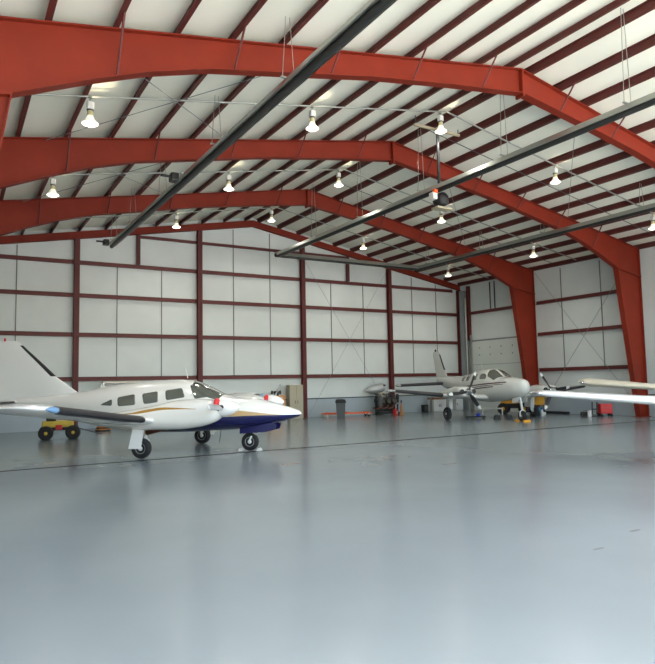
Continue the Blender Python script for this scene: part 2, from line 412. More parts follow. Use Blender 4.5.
# ------------------------------------------------------------------ thin rods
def rod(pts,r,label,cat='rod',m='galv',name='brace_rod',group=None):
    return tag(MB().tube(pts,r,6).build(name,M[m]),label,cat,group)
xw=XR-.1
rod([(xw,F[2]-.15,7.0),(xw,F[1]+.15,.15)],.009,'thin brace rod falling from the top of the farthest frame column, right wall',m='grey')
rod([(xw-.03,F[1]+.15,7.0),(xw-.03,F[2]-.15,.15)],.009,'thin brace rod rising from the foot of the farthest frame column, right wall',m='grey')
rod([(CX[2]+.15,YB-.2,.04),(CX[3]-.15,YB-.2,7.6)],.006,'thin brace rod rising to the right from the foot of the middle back column',m='grey')
rod([(CX[2]+.15,YB-.23,7.6),(CX[3]-.15,YB-.23,.04)],.006,'thin brace rod falling to the right from the top of the middle back column',m='grey')
def onroof(X,Y,dz=-.05): return (X,Y,top(X)+dz)
names=['nearest','middle','farthest']
for i,(a,b) in enumerate(((F[0],F[1]),(F[1],F[2]))):
    rod([onroof(1.8,a+.15),onroof(6.4,b-.15)],.008,'thin roof brace rod left of the ridge, %s bay, running away rightward'%('near','next')[i],m='grey')
    rod([onroof(6.4,a+.15,-.08),onroof(1.8,b-.15,-.08)],.008,'thin roof brace rod left of the ridge, %s bay, running away leftward'%('near','next')[i],m='grey')
    rod([onroof(14.5,a+.15),onroof(20.5,b-.15)],.008,'thin roof brace rod right of the ridge, %s bay, running away rightward'%('near','next')[i],m='grey')
ROWS=[(F[0]+F[1])/2,(F[1]+F[2])/2,(F[2]+YB)/2]
ROWS=[13.26,18.8,24.37]
for i,Y in enumerate(ROWS):
    c=thing('conduit','galvanised lamp conduit following the roof slope, %s of the three rows'%names[i],'pipe',(RX,Y,0),0,'lamp conduits')
    for s in (-1,1):
        MB().tube([(s*.02,0,RT-.04),(s*12.7,0,RT-12.7*SL-.04)],.024,8).build('pipe',M['galv'],c)
    if i<2:
        rod([(RX+.3,Y+1.15,RT-.06-.3*SL),(RX+12.4,Y+1.15,RT-.06-12.4*SL)],.012,'thin dark cable on the right roof slope behind the %s lamp row'%names[i],'cable','dgrey','cable')

# ------------------------------------------------------------------ high bay lamps
def make_lamp():
    t=thing('high_bay_light','x','lamp')
    MB().tube([(0,0,-.04),(0,0,-.17)],.016,8).lathe([(.05,-.07),(.05,-.04)],12).build('stem',M['galv'],t)
    b=MB().rbox((0,0,-.24),(.14,.13,.16),.02).build('ballast_box',M['lampbox'],t)
    MB().lathe([(.06,-.35),(.07,-.345),(.07,-.325),(.04,-.32)],20).build('collar',M['dgrey'],t)
    MB().lathe([(.055,-.33),(.06,-.38),(.065,-.43),(.075,-.46)],18).build('neck',M['lampneck'],t)
    prof=[(.06,-.45),(.07,-.48),(.09,-.53),(.125,-.575),(.16,-.61),(.17,-.63),(.162,-.63),(.15,-.612),(.115,-.58),(.08,-.535),(.06,-.49)]
    MB().lathe(prof,28).build('reflector',M['reflect'],t)
    MB().lathe([(.01,-.49),(.04,-.5),(.07,-.54),(.11,-.585),(.15,-.618),(.1,-.655),(.0,-.67)],24).build('lens',M['lampglow'],t)
    return t
LX=[2.33,7.62,11.86,16.68,21.95]
lampn=['leftmost','second from left','middle','second from right','rightmost']
lightD=bpy.data.lights.new('lamp_bulb','SPOT'); lightD.energy=95; lightD.color=(1,.96,.88); lightD.spot_size=2.6; lightD.spot_blend=.6; lightD.shadow_soft_size=.15
lightU=bpy.data.lights.new('lamp_uplight','SPOT'); lightU.energy=9; lightU.color=(1,.86,.6); lightU.spot_size=1.15; lightU.spot_blend=.25; lightU.shadow_soft_size=.05
lamp0=None
for i,Y in enumerate(ROWS):
    for j,X in enumerate(LX):
        if i==2 and j==0: continue
        if lamp0 is None: o=lamp0=make_lamp()
        else: o=copy_tree(lamp0)
        o.location=(X,Y,top(X)-.0)
        jj=j
        nm=lampn[j] if i<2 else ['','leftmost','second from left','second from right','rightmost'][j]
        o['label']='white high bay lamp under the roof, %s of the %s row'%(nm,['nearest','middle','farthest'][i])
        o['group']='high bay lamps'
        for d_,nm_,z,rot in ((lightD,'lamp_bulb',-.7,0),(lightU,'lamp_uplight',-.36,PI)):
            l=bpy.data.objects.new(nm_,d_); COL.objects.link(l); l.location=(X+(.0 if rot==0 else .14),Y-(0 if rot==0 else .1),top(X)+z); l.rotation_euler=(rot,0,0)

# ------------------------------------------------------------------ radiant tube heaters
def hood(mb,a,b,mi=0,w=.14,h=.12):
    a=Vector(a); b=Vector(b); t=(b-a).normalized(); n=Vector((-t.y,t.x,0))
    P=[(-w,-.02),(-w*.55,h),(w*.55,h),(w,-.02),(w-.012,-.03),(w*.5,h-.012),(-w*.5,h-.012),(-w+.012,-.03)]
    mb.prism([a+n*p+Vector((0,0,q)) for p,q in P],a,b,mi)
def heater(label,segs,hang,name='tube_heater'):
    t=thing(name,label,'heater',segs[0][0],0)
    o=Vector(segs[0][0])
    for a,b in segs:
        a=Vector(a)-o; b=Vector(b)-o
        m=MB(); hood(m,a,b); m.build('reflector',M['galv'],t)
        tt=(b-a).normalized(); n=Vector((-tt.y,tt.x,0))
        m=MB(); m.tube([a-Vector((0,0,.03)),b-Vector((0,0,.03))],.075,10); m.build('tube',M['tube'],t)
    for X,Y,Z in hang:
        p=Vector((X,Y,Z))-o; zt=top(X)-o.z
        m=MB().tube([p+Vector((-.12,0,.12)),(p.x-.04,p.y,zt)],.008,5); m.tube([p+Vector((.12,0,.12)),(p.x+.04,p.y,zt)],.008,5)
        m.bbox((p.x-.15,p.y-.02,p.z+.13),(p.x+.15,p.y+.02,p.z+.16))
        m.build('hanger',M['galv'],t)
    return t,o
Z1,Z2=6.89,7.18
XA,XB,XC,YE=4.99,11.94,19.61,23.79
h1,o1=heater('long dark tube heater hanging under the left roof slope',[((XA,1.0,Z1),(XA,YE,Z1))],[(XA,y,Z1) for y in (6,9.5,13,17.2,20.6,23.4)])
def burner(parent,p,o,side=-1,label=None):
    p=Vector(p)-o
    b=MB().rbox(p+Vector((side*.24,0,.06)),(.2,.28,.2),.03).build('burner_box',M['tube'],parent)
    MB().tube([p+Vector((side*.3,0,.08)),p+Vector((side*.58,0,.08))],.035,10).build('intake_pipe',M['tube'],b)
    return b
burner(h1,(XA,15.4,Z1),o1); burner(h1,(XA,23.6,Z1),o1)
h2,o2=heater('U shaped tube heater hanging right of the ridge, joined before the back wall',
   [((XB,1.0,Z2),(XB,YE,Z2)),((XB-.15,YE+.1,Z2),(XC+.15,YE+.1,Z2)),((XC,1.0,Z2),(XC,YE,Z2))],
   [(XB,y,Z2) for y in (7.6,11,14.3,17.6,20.8)]+[(XC,y,Z2) for y in (8,12.2,16.3,19.6,23.2)])
p=Vector((XB,13.5,Z2))-o2
g=MB().lathe([(.0,-.2),(.14,-.2),(.2,-.14),(.21,0),(.2,.12),(.14,.18),(0,.18)],22,Matrix.Translation(p+Vector((.05,0,-.33)))@Matrix.Rotation(PI/2,4,'X')).build('blower',M['black'],h2)
MB().rbox(p+Vector((-.24,0,-.26)),(.16,.2,.2),.02).build('motor_box',M['lampbox'],g)
MB().rbox(p+Vector((-.22,-.06,-.13)),(.14,.12,.1),.02).build('gas_valve',M['orange'],g)
MB().bbox(p+Vector((-.2,-.14,-.62)),p+Vector((.34,.14,-.56))).build('drip_tray',M['beige'],g)
MB().tube([p+Vector((0,0,.1)),p+Vector((0,0,1.72))],.045,8).build('hanger_post',M['black'],h2)
m=MB().bbox(p+Vector((-.85,-.03,1.7)),p+Vector((.85,.03,1.77))).build('hanger_bar',M['beige'],h2)
MB().tube([p+Vector((-.8,0,1.75)),p+Vector((-.8,0,2.0))],.015,6).tube([p+Vector((.8,0,1.75)),p+Vector((.8,0,1.9))],.015,6).build('hanger_rod',M['dgrey'],h2)

# ------------------------------------------------------------------ aircraft kit
def pchip(xs,ys):
    n=len(xs); h=[xs[i+1]-xs[i] for i in range(n-1)]; d=[(ys[i+1]-ys[i])/h[i] for i in range(n-1)]
    m=[0]*n; m[0]=d[0]; m[-1]=d[-1]
    for i in range(1,n-1):
        m[i]=0 if d[i-1]*d[i]<=0 else 2*d[i-1]*d[i]/(d[i-1]+d[i])
    def f(x):
        x=min(max(x,xs[0]),xs[-1]); i=0
        while i<n-2 and x>xs[i+1]: i+=1
        t=(x-xs[i])/h[i]
        return (2*t**3-3*t*t+1)*ys[i]+(t**3-2*t*t+t)*h[i]*m[i]+(-2*t**3+3*t*t)*ys[i+1]+(t**3-t*t)*h[i]*m[i+1]
    return f
class Hull:
    """a lofted body along x: stations (x, ztop, zbot, halfwidth, roundness, centre fraction)"""
    def __init__(s,st,y0=0):
        st=sorted(st); xs=[a[0] for a in st]; s.x0,s.x1=xs[0],xs[-1]; s.y0=y0
        s.f=[pchip(xs,[a[i] for a in st]) for i in range(1,6)]
    def par(s,x): return [f(x) for f in s.f]
    def pt(s,x,t,off=0):
        zt,zb,w,n,c=s.par(x); zc=zb+(zt-zb)*c
        S=lambda v: math.copysign(abs(v)**(2/n),v)
        hh=(zt-zc) if cos(t)>=0 else (zc-zb)
        y=w*S(sin(t)); z=hh*S(cos(t))
        q=Vector((0,y/max(w,.01)**2,z/max(hh,.01)**2)); q=q.normalized() if q.length>0 else q
        return Vector((x,s.y0+y,zc+z))+q*off
    def side(s,x,z,sg,off=0):
        zt,zb,w,n,c=s.par(x); zc=zb+(zt-zb)*c; hh=(zt-zc) if z>=zc else (zc-zb)
        u=min(abs(z-zc)/max(hh,.01),.999)
        y=w*(1-u**n)**(1/n)
        q=Vector((0,y/max(w,.01)**2,(z-zc)/max(hh,.01)**2)).normalized()
        p=Vector((x,y,z))+q*off
        return Vector((p.x,s.y0+sg*p.y,p.z))
    def mesh(s,mb,nx=60,nt=40,mi=0):
        rings=[]
        for i in range(nx+1):
            u=i/nx; u=.5-.5*cos(PI*u)*(.6)-(.5-u)*.4 if False else u
            u=(1-cos(PI*u))/2*.5+u*.5
            x=s.x0+(s.x1-s.x0)*u
            rings.append([s.pt(x,2*PI*k/nt) for k in range(nt)])
        mb.loft(rings,mi)
        return mb
def rounded(poly,r,k=4):
    out=[];n=len(poly)
    for i in range(n):
        p=Vector(poly[i]); a=Vector(poly[i-1])-p; b=Vector(poly[(i+1)%n])-p
        rr=min(r,a.length*.45,b.length*.45)
        A=p+a.normalized()*rr; B=p+b.normalized()*rr
        for j in range(k+1):
            t=j/k; out.append(A*(1-t)**2+p*2*t*(1-t)+B*t*t)
    # extra points on edges
    res=[]
    for i in range(len(out)):
        a,b=out[i],out[(i+1)%len(out)]; L=(b-a).length; m=max(1,int(L/.12))
        for j in range(m): res.append(a+(b-a)*j/m)
    return res
def patch(mb,poly,fn,off,r=.05,mi=0,rings=6):
    """pane lying on a hull: poly in 2D parameters, fn(u,v,off) -> point"""
    P=rounded([Vector(p) for p in poly],r); c=sum(P,Vector((0,0)))/len(P)
    R=[[fn(p.x,p.y,off-.018) for p in P]]
    for j in range(rings): R.append([fn(*(c+(p-c)*(1-j/rings)),off) for p in P])
    n=len(P); vs=[v for r_ in R for v in r_]+[fn(c.x,c.y,off)]; fs=[]
    for j in range(len(R)-1):
        for k in range(n): fs.append((j*n+k,j*n+(k+1)%n,(j+1)*n+(k+1)%n,(j+1)*n+k))
    l=(len(R)-1)*n
    for k in range(n): fs.append((l+k,l+(k+1)%n,len(vs)-1))
    mb.add(vs,fs,mi,True); return mb
def foil(t,n=14):
    """closed aerofoil, chord 0 (nose) .. 1, thickness t"""
    up=[];
    for i in range(n+1):
        b=PI*i/n; x=(1-cos(b))/2
        y=5*t*(.2969*math.sqrt(x)-.126*x-.3516*x*x+.2843*x**3-.1015*x**4); up.append((x,y))
    lo=[(x,-y*.75) for x,y in up[1:-1]]
    return up[::-1]+lo            # trailing edge -> nose -> trailing edge (lower)
def ring_at(y,xle,ch,z,t,vertical=False):
    return [Vector((xle-ch*a,y,z+ch*b)) if not vertical else Vector((xle-ch*a,ch*b,z)) for a,b in foil(t)]
def wing_mesh(st,mi=0):
    """st: (y, x leading edge, chord, z, thickness)"""
    mb=MB(); mb.loft([ring_at(*s) for s in st],mi); return mb
def lerp_st(st,y):
    for a,b in zip(st[:-1],st[1:]):
        lo,hi=min(a[0],b[0]),max(a[0],b[0])
        if lo<=y<=hi: t=(y-a[0])/(b[0]-a[0]); return tuple(a[i]+(b[i]-a[i])*t for i in range(5))
    return st[-1]
def boot_mesh(st,y0,y1,n=8,frac=.1,vertical=False):
    mb=MB(); R=[]
    for i in range(n+1):
        y=y0+(y1-y0)*i/n; _,xle,ch,z,t=lerp_st(st,y)
        F_=[p for p in foil(t,18) if p[0]<=frac]
        pts=[]
        for a,b in F_:
            k=.008/ch; sg=1 if b>0 else (-1 if b<0 else 0)
            a2=a-k*1.2*(1-a/frac); b2=b+sg*k
            pts.append(Vector((xle-ch*a2,y,z+ch*b2)) if not vertical else Vector((xle-ch*a2,ch*b2,y)))
        a,b=F_[-1]; pts.append(Vector((xle-ch*a,y,z+ch*b*.8)) if not vertical else Vector((xle-ch*a,ch*b*.8,y)))
        a,b=F_[0]; pts.append(Vector((xle-ch*a,y,z+ch*b*.8)) if not vertical else Vector((xle-ch*a,ch*b*.8,y)))
        R.append(pts)
    mb.loft(R); return mb
def wheel(parent,loc,r,w,name='wheel'):
    MM=Matrix.Translation(Vector(loc))@Matrix.Rotation(PI/2,4,'X')
    prof=[(r*.5,-w*.36),(r*.62,-w*.5),(r*.82,-w*.5),(r*.95,-w*.36),(r,-w*.14),(r,w*.14),(r*.95,w*.36),(r*.82,w*.5),(r*.62,w*.5),(r*.5,w*.36)]
    o=MB().lathe(prof,32,MM).build(name,M['rubber'],parent)
    h=MB()
    h.lathe([(0.02,-w*.44),(r*.2,-w*.44),(r*.24,-w*.34),(r*.44,-w*.3),(r*.52,-w*.4),(r*.52,w*.4),(r*.44,w*.3),(r*.24,w*.34),(r*.2,w*.44),(0.02,w*.44)],28,MM)
    h.build('hub',M['hubm'],o); return o
def blade_mesh(L,root=.055,ch=.14,tip=.0):
    """propeller blade along +Z, flat in the YZ plane with twist"""
    mb=MB(); R=[]
    for i in range(11):
        u=i/10; z=.05+(L-.05)*u
        c=(.05+(ch-.05)*min(1,u/.3)) if u<.3 else ch*(1-.25*(u-.3)/.7)
        if u>.92: c*=.8 if u<1 else .45
        th=.05*(1-u)+.012; tw=math.radians(58-46*u)
        ring=[]
        for k in range(10):
            a=2*PI*k/10; p=Vector((th/2*sin(a),c/2*cos(a),0)); p=Matrix.Rotation(tw,3,'Z')@p; ring.append(Vector((p.x,p.y,z)))
        R.append(ring)
    return mb,R
def propeller(t,hub,n,ang0,L,colour,tipm,root=False,name='propeller',cut=9):
    hx,hy,hz=hub
    pr=bpy.data.objects.new(name,None); COL.objects.link(pr); pr.parent=t; pr.location=hub
    for i in range(n):
        mb,R=blade_mesh(L,ch=.17)
        bm=MB(); bm.loft(R[:cut+1]); 
        b=bm.build('blade',M[colour],pr); b.rotation_euler=(ang0+2*PI*i/n,0,0)
        # rotation about the x axis: +Z goes to -Y for positive angles
        if root: MB().tube([(0,0,.04),(0,0,.26)],[.06,.05],12).build('blade_cuff',M['black'],b)
        tp=MB(); tp.loft(R[cut:]); tpo=tp.build('blade_tip',M[tipm],b)
    return pr
def spinner(parent,prof,mat_,name='spinner'):
    MM=Matrix.Rotation(PI/2,4,'Y'); return MB().lathe(prof,26,MM).build(name,mat_,parent)

# ------------------------------------------------------------------ airplane 1: white, blue bellied twin
TH=math.radians(317.3)
P1=(5.01,16.11,0)
A1=thing('twin_engine_airplane','white twin engine airplane with dark blue belly and gold stripe, at the left','airplane',P1,TH)
blue=srgb(18,20,76); gold=srgb(176,134,62); gold2=srgb(190,158,110)
paint1=paint('white_blue_gold_paint',srgb(238,237,230),[
  (gold,[(-6.5,.98),(-1.9,.985),(-1.0,.99),(-.5,1.07),(.0,1.095),(.5,1.07),(1.2,1.06),(4,1.06)],[(-6.5,1.0),(-1.9,1.0),(-1.0,1.03),(-.5,1.135),(.0,1.17),(.5,1.125),(1.2,1.065),(4,1.06)],(-1.9,.95)),
  (gold2,[(-6.5,.88),(4,.89)],[(-6.5,.9),(.9,.93),(1.3,1.04),(1.7,1.04),(2.4,.965),(2.95,.9),(4,.9)],(.9,2.95)),
  (blue,[(-6.5,0),(4,0)],[(-6.5,.5),(-3,.6),(-1.5,.54),(0,.55),(.55,.66),(.95,.84),(1.4,.872),(4,.885)],(-6.5,4))])
paintN=paint('white_gold_stripe_paint',srgb(238,237,230),[(gold,[(-6.5,1.0),(-.6,1.02),(-.1,1.035),(.17,1.05),(.42,1.085),(.67,1.12),(1.1,1.135),(1.6,1.135),(4,1.135)],[(-6.5,1.0),(-.6,1.04),(-.1,1.06),(.17,1.11),(.42,1.15),(.67,1.178),(1.1,1.17),(1.6,1.142),(4,1.135)],(-1.2,1.55))])
HU=Hull([(3.37,.935,.9,.03,2.0,.4),(3.33,.975,.86,.075,2.0,.4),(3.2,1.03,.81,.15,2.1,.42),(2.99,1.1,.75,.24,2.2,.44),(2.6,1.21,.66,.37,2.3,.45),(2.2,1.3,.59,.47,2.4,.45),
  (1.75,1.34,.54,.56,2.5,.45),(1.42,1.4,.52,.6,2.5,.45),(1.1,1.54,.51,.62,2.5,.45),(.75,1.71,.49,.635,2.5,.45),(.42,1.805,.48,.64,2.6,.46),(0,1.82,.47,.64,2.6,.46),
  (-.6,1.805,.48,.64,2.6,.46),(-1.2,1.755,.51,.62,2.5,.47),(-1.8,1.69,.58,.56,2.4,.5),(-2.5,1.58,.7,.45,2.2,.52),(-3.3,1.49,.86,.31,2.1,.55),(-4.2,1.42,1.02,.19,2.0,.55),(-5.2,1.36,1.17,.08,2.0,.55),(-5.4,1.34,1.2,.05,2.0,.55)])
HU.mesh(MB(),90,48).build('fuselage',paint1,A1)
for sg in (-1,1):
    fn=lambda u,v,off,sg=sg: HU.side(u,v,sg,off)
    for poly in ([(-1.8,1.2),(-1.74,1.24),(-1.46,1.355),(-1.45,1.18)],[(-1.31,1.39),(-.82,1.47),(-.78,1.2),(-1.28,1.165)],[(-.62,1.47),(-.2,1.53),(-.16,1.26),(-.55,1.215)],[(.0,1.545),(.44,1.6),(.55,1.37),(.05,1.3)]):
        patch(MB(),poly,fn,.006,.06).build('cabin_window',M['glass'],A1)
    patch(MB(),[(.6,1.67),(.78,1.63),(1.3,1.385),(.8,1.33)],fn,.006,.04).build('cockpit_window',M['glass'],A1)
    fw=lambda u,v,off: HU.pt(u,v,off)
    patch(MB(),[(1.4,sg*.06),(.6,sg*.05),(.66,sg*.62),(1.0,sg*.93),(1.37,sg*.85)],fw,.007,.05).build('windscreen',M['glass'],A1)
WS=lambda s:[(0,.62,1.78,.62,.15),(s*1.2,.62,1.78,.76,.15),(s*1.9,.55,1.7,.845,.145),(s*4,.53,1.68,1.085,.14),(s*5.7,.5,1.62,1.285,.135),(s*5.95,.42,1.45,1.315,.11),(s*6.1,.2,1.0,1.335,.07),(s*6.15,.0,.6,1.34,.04)]
for s in (-1,1):
    w=wing_mesh(WS(s)).build('wing',M['white'],A1)
    boot_mesh(WS(s),s*2.62,s*5.55,10,.085).build('deicing_boot',M['boot'],w)
    # wing tip lamp
    MB().lathe([(0.005,0),(.05,.02),(.06,.08),(.04,.2),(.01,.28)],14,axisM((.52,s*5.62,1.275),(-.12,s*1,.11))).build('tip_light',M['navgreen'],w)
    # nacelle
    NH=Hull([(-1.3,.96,.86,.04,2.1,.5),(-1.0,1.02,.78,.16,2.2,.5),(-.4,1.1,.7,.3,2.3,.5),(.3,1.2,.66,.38,2.4,.5),(1.0,1.335,.67,.41,2.5,.5),(1.5,1.355,.73,.41,2.5,.52),(1.8,1.32,.82,.38,2.5,.55),(1.93,1.275,.9,.33,2.4,.55),(1.985,1.23,.98,.24,2.2,.55)],s*1.83)
    nc=NH.mesh(MB(),50,32).build('nacelle',paintN,A1)
    for e in (-1,1):
        MB().lathe([(.085,0),(.085,.05),(.07,.06),(.02,.05)],18,Matrix.Translation(Vector((1.945,s*1.83+e*.2,1.16)))@Matrix.Rotation(PI/2,4,'Y')@Matrix.Diagonal(Vector((1.0,.95,1,1)))).build('air_inlet',M['black'],nc)
    MB().lathe([(.06,0),(.06,.5),(.045,.5),(.045,.3)],14,axisM((.55,s*1.83+.18,.7),(-1,0,-.25))).build('exhaust_pipe',M['copper'],nc)
    # main gear
    ax=(0,s*1.76,.235)
    g=MB().tube([(.02,s*1.62,.85),(.02,s*1.62,.5),(.02,s*1.62,.27)],[.05,.045,.03],10).tube([(.02,s*1.62,.24),(0,s*1.78,.235)],.025,8)
    g.tube([(.02,s*1.62,.5),(.12,s*1.62,.4),(.02,s*1.62,.29)],.016,6)
    gs=g.build('main_gear_strut',M['hubm'],A1)
    wheel(A1,ax,.235,.17)
    dm=MB(); dm.prism([(.16,s*1.92,.72),(-.12,s*1.93,.72),(-.22,s*1.95,.24),(.08,s*1.95,.24)],(0,0,0),(0,s*.02,0)); dm.build('gear_door',M['white'],A1)
nl=MB().tube([(2.15,0,.62),(2.13,0,.45),(2.12,.0,.36)],[.045,.04,.035],10)
nl.tube([(2.1,.0,.38),(2.08,.1,.34),(2.03,.1,.225)],.022,8); nl.tube([(2.1,.0,.38),(2.08,-.1,.34),(2.03,-.1,.225)],.022,8); nl.tube([(2.03,-.11,.225),(2.03,.11,.225)],.02,8)
nl.tube([(2.16,0,.55),(2.28,0,.45),(2.14,0,.38)],.015,6)
nl.build('nose_gear_strut',M['hubm'],A1)
wheel(A1,(2.03,0,.225),.225,.14)
bluem=mat('dark_blue_paint',blue,.25,coat=.5)
for s in (-1,1):
    MB().prism([(1.84,s*.2,.68),(2.62,s*.2,.72),(2.78,s*.2,.66),(2.74,s*.21,.53),(2.5,s*.22,.48),(1.84,s*.23,.44)],(0,0,0),(0,s*.025,0)).build('nose_gear_door',bluem,A1)
MB().tube([(1.3,-.12,.55),(1.29,-.12,.4),(1.25,-.12,.22)],.008,6).build('belly_antenna',M['black'],A1)
MB().prism([(1.15,-.01,.53),(.95,-.01,.53),(.98,-.01,.4),(1.05,-.01,.4)],(0,0,0),(0,.02,0)).build('blade_antenna',M['white'],A1)
# propellers: two silver blades each
propeller(A1,(2.06,-1.83,1.15),2,math.radians(87),.96,'silver','hubm',True)
propeller(A1,(2.06,1.83,1.15),2,math.radians(-60),.96,'silver','dgrey',True)
for s in (-1,1):
    so=spinner(A1,[(.2,-.07),(.2,-.02),(.19,.06),(.17,.14),(.13,.23),(.07,.31),(.01,.35)],M['white']); so.location=(2.06,s*1.83,1.15)
# fin and stabilator; the fin stations run upward
def fin_st(L): return [(z,x,c,0,t) for z,x,c,t in L]
FS=fin_st([(1.36,-2.65,2.7,.03),(1.52,-2.8,2.52,.05),(1.7,-3.08,2.29,.07),(1.95,-3.46,1.95,.08),(2.3,-3.87,1.6,.085),(2.75,-4.42,1.13,.085),(2.92,-4.62,.95,.07),(2.98,-4.75,.75,.04)])
mb=MB(); mb.loft([ring_at(0,s[1],s[2],s[0],s[4],True) for s in FS]); fo=mb.build('tail_fin',M['white'],A1)
boot_mesh(FS,1.98,2.85,6,.1,True).build('deicing_boot',M['boot'],fo)
MB().lathe([(.01,0),(.03,.03),(.02,.1)],10,Matrix.Translation(Vector((-5.1,0,2.97)))).build('beacon',M['redp'],fo)
SS=[(0,-4.55,1.05,1.3,.09),(1.0,-4.58,1.02,1.3,.09),(2.05,-4.62,.95,1.3,.08),(2.15,-4.75,.7,1.3,.05)]
st=[(-y,a,b,c,d) for y,a,b,c,d in SS[::-1]]+SS[1:]
so_=wing_mesh(st).build('stabilator',M['white'],A1)
boot_mesh(SS,.25,2.0,4,.06).build('deicing_boot',M['boot'],so_); boot_mesh([(-y,a,b,c,d) for y,a,b,c,d in SS],-.25,-2.0,4,.06).build('deicing_boot',M['boot'],so_)
MB().tube([(.35,0,1.85),(.28,0,2.12)],.01,6).build('whip_antenna',M['white'],A1)
def world1(p,P=P1,th=TH): return (P[0]+p[0]*cos(th)-p[1]*sin(th),P[1]+p[0]*sin(th)+p[1]*cos(th),p[2])
# red foam plugs set in the cowl inlets
for s,lb in ((-1,'red intake plug in the near engine cowl of the white airplane'),(1,'red intake plug in the far engine cowl of the white airplane')):
    loc=world1((1.96,s*1.83-.2 if s>0 else s*1.83-.2,1.24))
    mb=MB().lathe([(.02,-.03),(.13,-.03),(.14,-.01),(.14,.01),(.12,.035),(.02,.04)],20,Matrix.Rotation(PI/2,4,'Y')@Matrix.Diagonal(Vector((.9,1,1,1))))
    o=mb.build('intake_plug',M['red']); o.location=loc; o.rotation_euler=(0,0,TH); tag(o,lb,'plug','red intake plugs')
# white chocks at the nose wheel
for dx in (-.24,.24):
    loc=world1((2.03+dx,0,0)); s=1 if dx>0 else -1
    mb=MB().prism([(-.05*s,-.1,0),(.05*s,-.1,0),(.02*s,-.1,.06),(-.02*s,-.1,.06)],(0,0,0),(0,.2,0))
    o=mb.build('wheel_chock',M['hubm']); o.location=loc; o.rotation_euler=(0,0,TH); tag(o,'small white wheel chock %s the nose wheel of the white airplane'%('in front of' if dx>0 else 'behind'),'chock','white chocks')

# ------------------------------------------------------------------ airplane 2: grey white twin with dark boots
TH2=math.radians(254.3); P2=(19.95,19.7,0)
A2=thing('twin_engine_airplane','grey white twin engine airplane with black wing edges and maroon stripes, at the right','airplane',P2,TH2)
mar=srgb(82,40,48)
def line(z0,z1,w): return [(-6.5,z0-w),(-2,z0-w),(2.2,z1-w),(4,z1)],[(-6.5,z0+w),(-2,z0+w),(2.2,z1+w),(4,z1)]
paint2=paint('grey_white_striped_paint',srgb(208,210,203),[(mar,*line(1.36,1.56,.022),(-4,1.95)),(mar,*line(1.28,1.49,.012),(-4,1.8)),(mar,*line(1.2,1.42,.018),(-3,1.2))])
wh2=mat('grey_white_paint',srgb(208,210,203),.25,coat=.5)
H2=Hull([(2.76,1.38,1.3,.03,2,.5),(2.71,1.48,1.2,.12,2,.5),(2.56,1.62,1.08,.26,2.1,.5),(2.28,1.7,.96,.4,2.2,.5),(1.8,1.75,.87,.51,2.3,.5),(1.35,1.75,.81,.58,2.3,.5),(1.1,1.8,.78,.61,2.3,.5),(.75,1.99,.75,.63,2.4,.5),(.4,2.12,.73,.64,2.4,.5),
  (0,2.15,.71,.64,2.3,.5),(-.45,2.125,.72,.64,2.3,.5),(-1.0,2.04,.75,.62,2.2,.5),(-1.7,1.93,.82,.56,2.1,.5),(-2.6,1.87,.95,.43,2.1,.5),(-3.6,1.85,1.15,.28,2,.5),(-4.6,1.84,1.36,.15,2,.5),(-5.3,1.83,1.55,.06,2,.5)])
H2.mesh(MB(),80,44).build('fuselage',paint2,A2)
for sg in (-1,1):
    fn=lambda u,v,off,sg=sg: H2.side(u,v,sg,off)
    for poly in ([(-1.75,1.62),(-1.75,1.8),(-1.45,1.82),(-1.45,1.62)],[(-1.2,1.64),(-1.2,1.86),(-.85,1.88),(-.85,1.64)],[(-.55,1.66),(-.55,1.92),(-.15,1.94),(-.15,1.66)]):
        patch(MB(),poly,fn,.006,.1).build('cabin_window',M['glass'],A2)
    patch(MB(),[(.12,1.7),(.12,1.93),(.42,1.93),(.6,1.84),(.62,1.7)],fn,.007,.07).build('cockpit_window',M['glass'],A2)
    fw=lambda u,v,off: H2.pt(u,v,off)
    patch(MB(),[(1.16,sg*.07),(.5,sg*.07),(.5,sg*.5),(.68,sg*.92),(1.1,sg*.86)],fw,.007,.05).build('windscreen',M['glass'],A2)
W2=lambda s:[(0,.6,1.95,.9,.16),(s*.7,.6,1.95,.93,.16),(s*2.3,.45,1.6,1.04,.15),(s*4.3,.35,1.2,1.26,.13),(s*4.6,.28,1.05,1.29,.1),(s*4.72,.1,.7,1.305,.06)]
